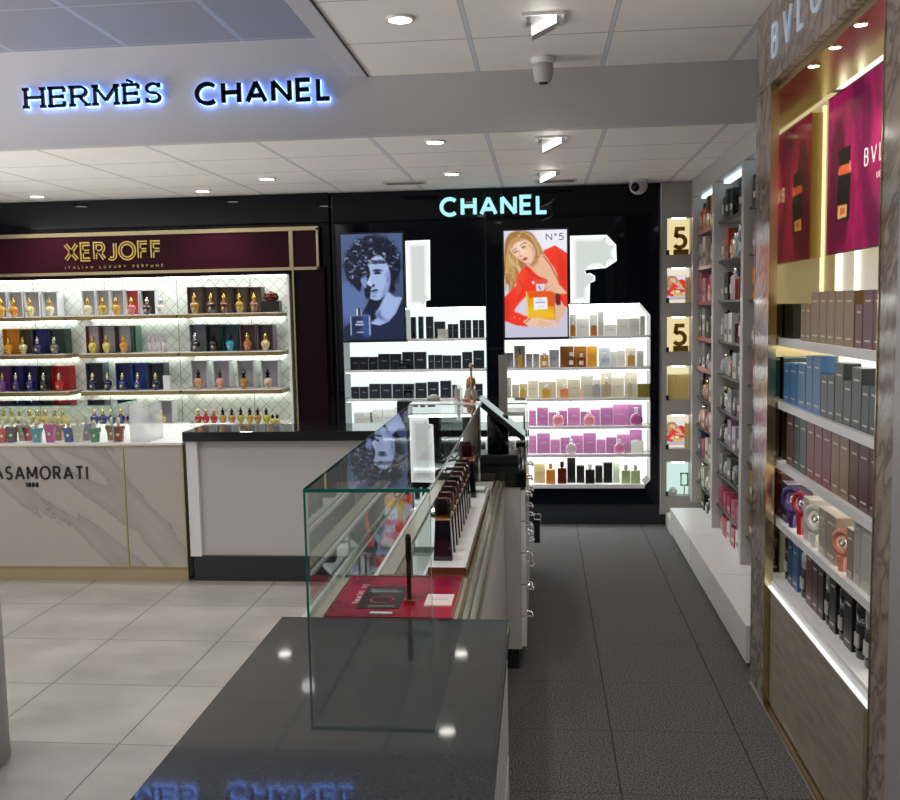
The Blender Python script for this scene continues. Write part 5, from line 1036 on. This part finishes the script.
# red tester pad with leaflets
zP = .8937
q = thing('tester_pad', 'crimson printed tester pad with LE GEMME lettering under glass', 'counter pad', (-.392, 2.45, zP))
obj('pad', MB().box(-.165, .16, -.155, .205, 0, .010), mat('crimson_pad', srgb('a01838'), .2), q)
MATS['crimson_pad'].node_tree.nodes['Principled BSDF'].inputs['Base Color'].default_value = (*srgb('9c1434'), 1); mix_noise(MATS['crimson_pad'], srgb('6c1030'), srgb('b41c3c'), 9, 4, .3, .7)
obj('pad_rim', MB().box(-.169, -.1655, -.158, .208, 0, .012).box(.1605, .164, -.158, .208, 0, .012).box(-.1655, .1605, .2055, .208, 0, .012), metalc('c8a888', .3), q)
mb = MB(); lettering(mb, 'LE GEMME', .020, .003, .008, lambda u, v, k: (-.115+v*1.0, .12-u, .0101+k), depth=(0, .0006)); obj('lettering', mb, cm('e0b8c0'), q)
q = thing('leaflet', 'black leaflet with crimson motif lying on the red pad', 'leaflet', (-.43, 2.43, zP+.0101)); obj('card', MB().box(-.06, .055, -.07, .12, 0, .0015), cm('24201f', .3), q)
mb = MB(); mb.torus(.030, .0035, 'z', (0, 0, .0020), 20, 6, .2); obj('motif', mb, cm('a81c3c'), q); obj('print_line', MB().box(-.045, .04, .07, .076, .0016, .0019).box(-.045, .03, .085, .09, .0016, .0019).box(-.03, .04, -.055, -.05, .0016, .0019), cm('a8a09c'), q)
q = thing('note_card', 'cream white note card at the right of the red pad', 'card', (-.276, 2.43, zP+.0101)); obj('card', MB().box(-.036, .036, -.045, .05, 0, .0035), cm('e8d8d4', .4), q); obj('print_line', MB().box(-.024, .024, .0, .004, .0036, .0039).box(-.02, .02, .015, .018, .0036, .0039), cm('b89098'), q)
q = thing('tester_wand', 'slim dark tester stick on gold foot on the red pad', 'tester', (-.352, 2.40, zP+.0101)); obj('foot', MB().box(-.014, .014, -.014, .014, 0, .016), metalc('b87a48', .2), q, bevel=.002); obj('stick', MB().box(-.0055, .0055, -.003, .003, .016, .115), metalc('6a4838', .3), q); obj('tip', MB().lathe([(.0055, .115), (.008, .12), (.0078, .18), (.005, .19)], 12), metalc('3a2c28', .3), q)
q = thing('blotter_strip', 'small white paper blotter near the front of the red pad', 'blotter', (-.415, 2.325, zP+.0101)); obj('strip', MB().box(-.030, .028, -.006, .006, 0, .002), cm('e8e8ea'), q)

# tester tray and the row of tower bottles
t = thing('tester_tray', 'long white tester tray with rose gold front in glass hood', 'tray', (-.283, 2.69, .8935))
obj('board', MB().box(-.052, .056, 0, 1.22, .012, .028), mwhitegloss, t); obj('base', MB().box(-.050, .054, .004, 1.22, 0, .012), mtray, t); obj('front_strip', MB().box(-.054, .058, -.004, -.0003, .002, .029), metalc('b8826a', .25), t); obj('side_strip', MB().box(.0563, .064, -.004, 1.22, .0, .026), metalc('a8947c', .3), t)
zB = .8935+.0282
ys = [2.785+.0925*i for i in range(9)]
capc = ['1c1412', '4a1414', '2c1814', '3c1616', '1c1414', '4a1818', '2a1614', '381414', '3c1612']
def tower(y, i, h, label, w_=.058):
    q = thing('tower_bottle', label, 'perfume bottle', (-.300, y, zB), group='black tower bottles on the white tester tray')
    hb = h*.66
    obj('flask', MB().frus(w_, w_*.8, w_*.80, w_*.64, 0, hb), mat('black_lacquer_glass', (.006, .006, .012), .06, spec=.8), q, bevel=.0025)
    obj('shoulder', MB().frus(w_*.80, w_*.64, w_*.62, w_*.5, hb, hb+h*.045), liq('b86a1c'), q)
    obj('collar', MB().frus(w_*.90, w_*.62, w_*.86, w_*.58, hb+h*.046, hb+h*.075), metalc('c08a4a', .2), q)
    c0 = hb+h*.076; mb = MB(); a = w_*.86; b = w_*.64; ch = w_*.16
    def octo(a, b, z): return [(-a/2+ch, -b/2, z), (a/2-ch, -b/2, z), (a/2, -b/2+ch, z), (a/2, b/2-ch, z), (a/2-ch, b/2, z), (-a/2+ch, b/2, z), (-a/2, b/2-ch, z), (-a/2, -b/2+ch, z)]
    vs = octo(a, b, c0)+octo(a*1.02, b*1.02, h*.93)+octo(a*.86, b*.86, h); fs = [tuple(reversed(range(8))), tuple(range(16, 24))]+[(k+8*j, (k+1) % 8+8*j, (k+1) % 8+8*(j+1), k+8*(j+1)) for j in range(2) for k in range(8)]
    mb.add(vs, fs); obj('cap', mb, mat('cap_'+capc[i % 9], tuple(c*.6 for c in srgb(capc[i % 9])), .06, spec=.5), q)
    obj('cap_inlay', MB().box(-a*.30, a*.30, -b*.28, b*.28, h, h+.0006), metalc('7a4038', .25), q)
for i, y in enumerate(ys):
    tower(y, i, .188, 'black tower bottle with dark cap, %s from the front on tester tray' % ORD[i])
tower(3.74, 3, .225, 'tallest black tower bottle with gold cap at far end of tray', .072)
q = thing('silver_box_tray', 'small square silver tray at the far end of tester tray', 'tray', (-.262, 3.84, zB)); obj('dish', MB().box(-.03, .03, -.04, .06, 0, .012), metalc('a8a090', .25), q); obj('mat', MB().box(-.022, .022, -.03, .05, .0121, .0135), cm('c8e0d8'), q)

# foreground dark counter
t = thing('stone_counter', 'dark grey polished stone counter in the foreground', 'counter', (0, .55, 0))
obj('top_slab', MB().box(-.652, -.083, 0, 1.69, .88, .92), mstone, t, bevel=.0015)
obj('body', MB().box(-.63, -.105, .02, 1.67, .08, .879), mblackm, t); obj('plinth', MB().box(-.60, -.13, .04, 1.65, 0, .079), mskirt, t)
for c_ in range(3):
    for r_ in range(3): obj('drawer', MB().box(-.104, -.088, .03+c_*.55, .03+c_*.55+.53, .10+r_*.25, .10+r_*.25+.235), mwhitegloss, t)
# round white column at left
struct('trim_4', MB().cyl(.20, 0, 3.05, 48, -2.225, 3.20), mwhite)
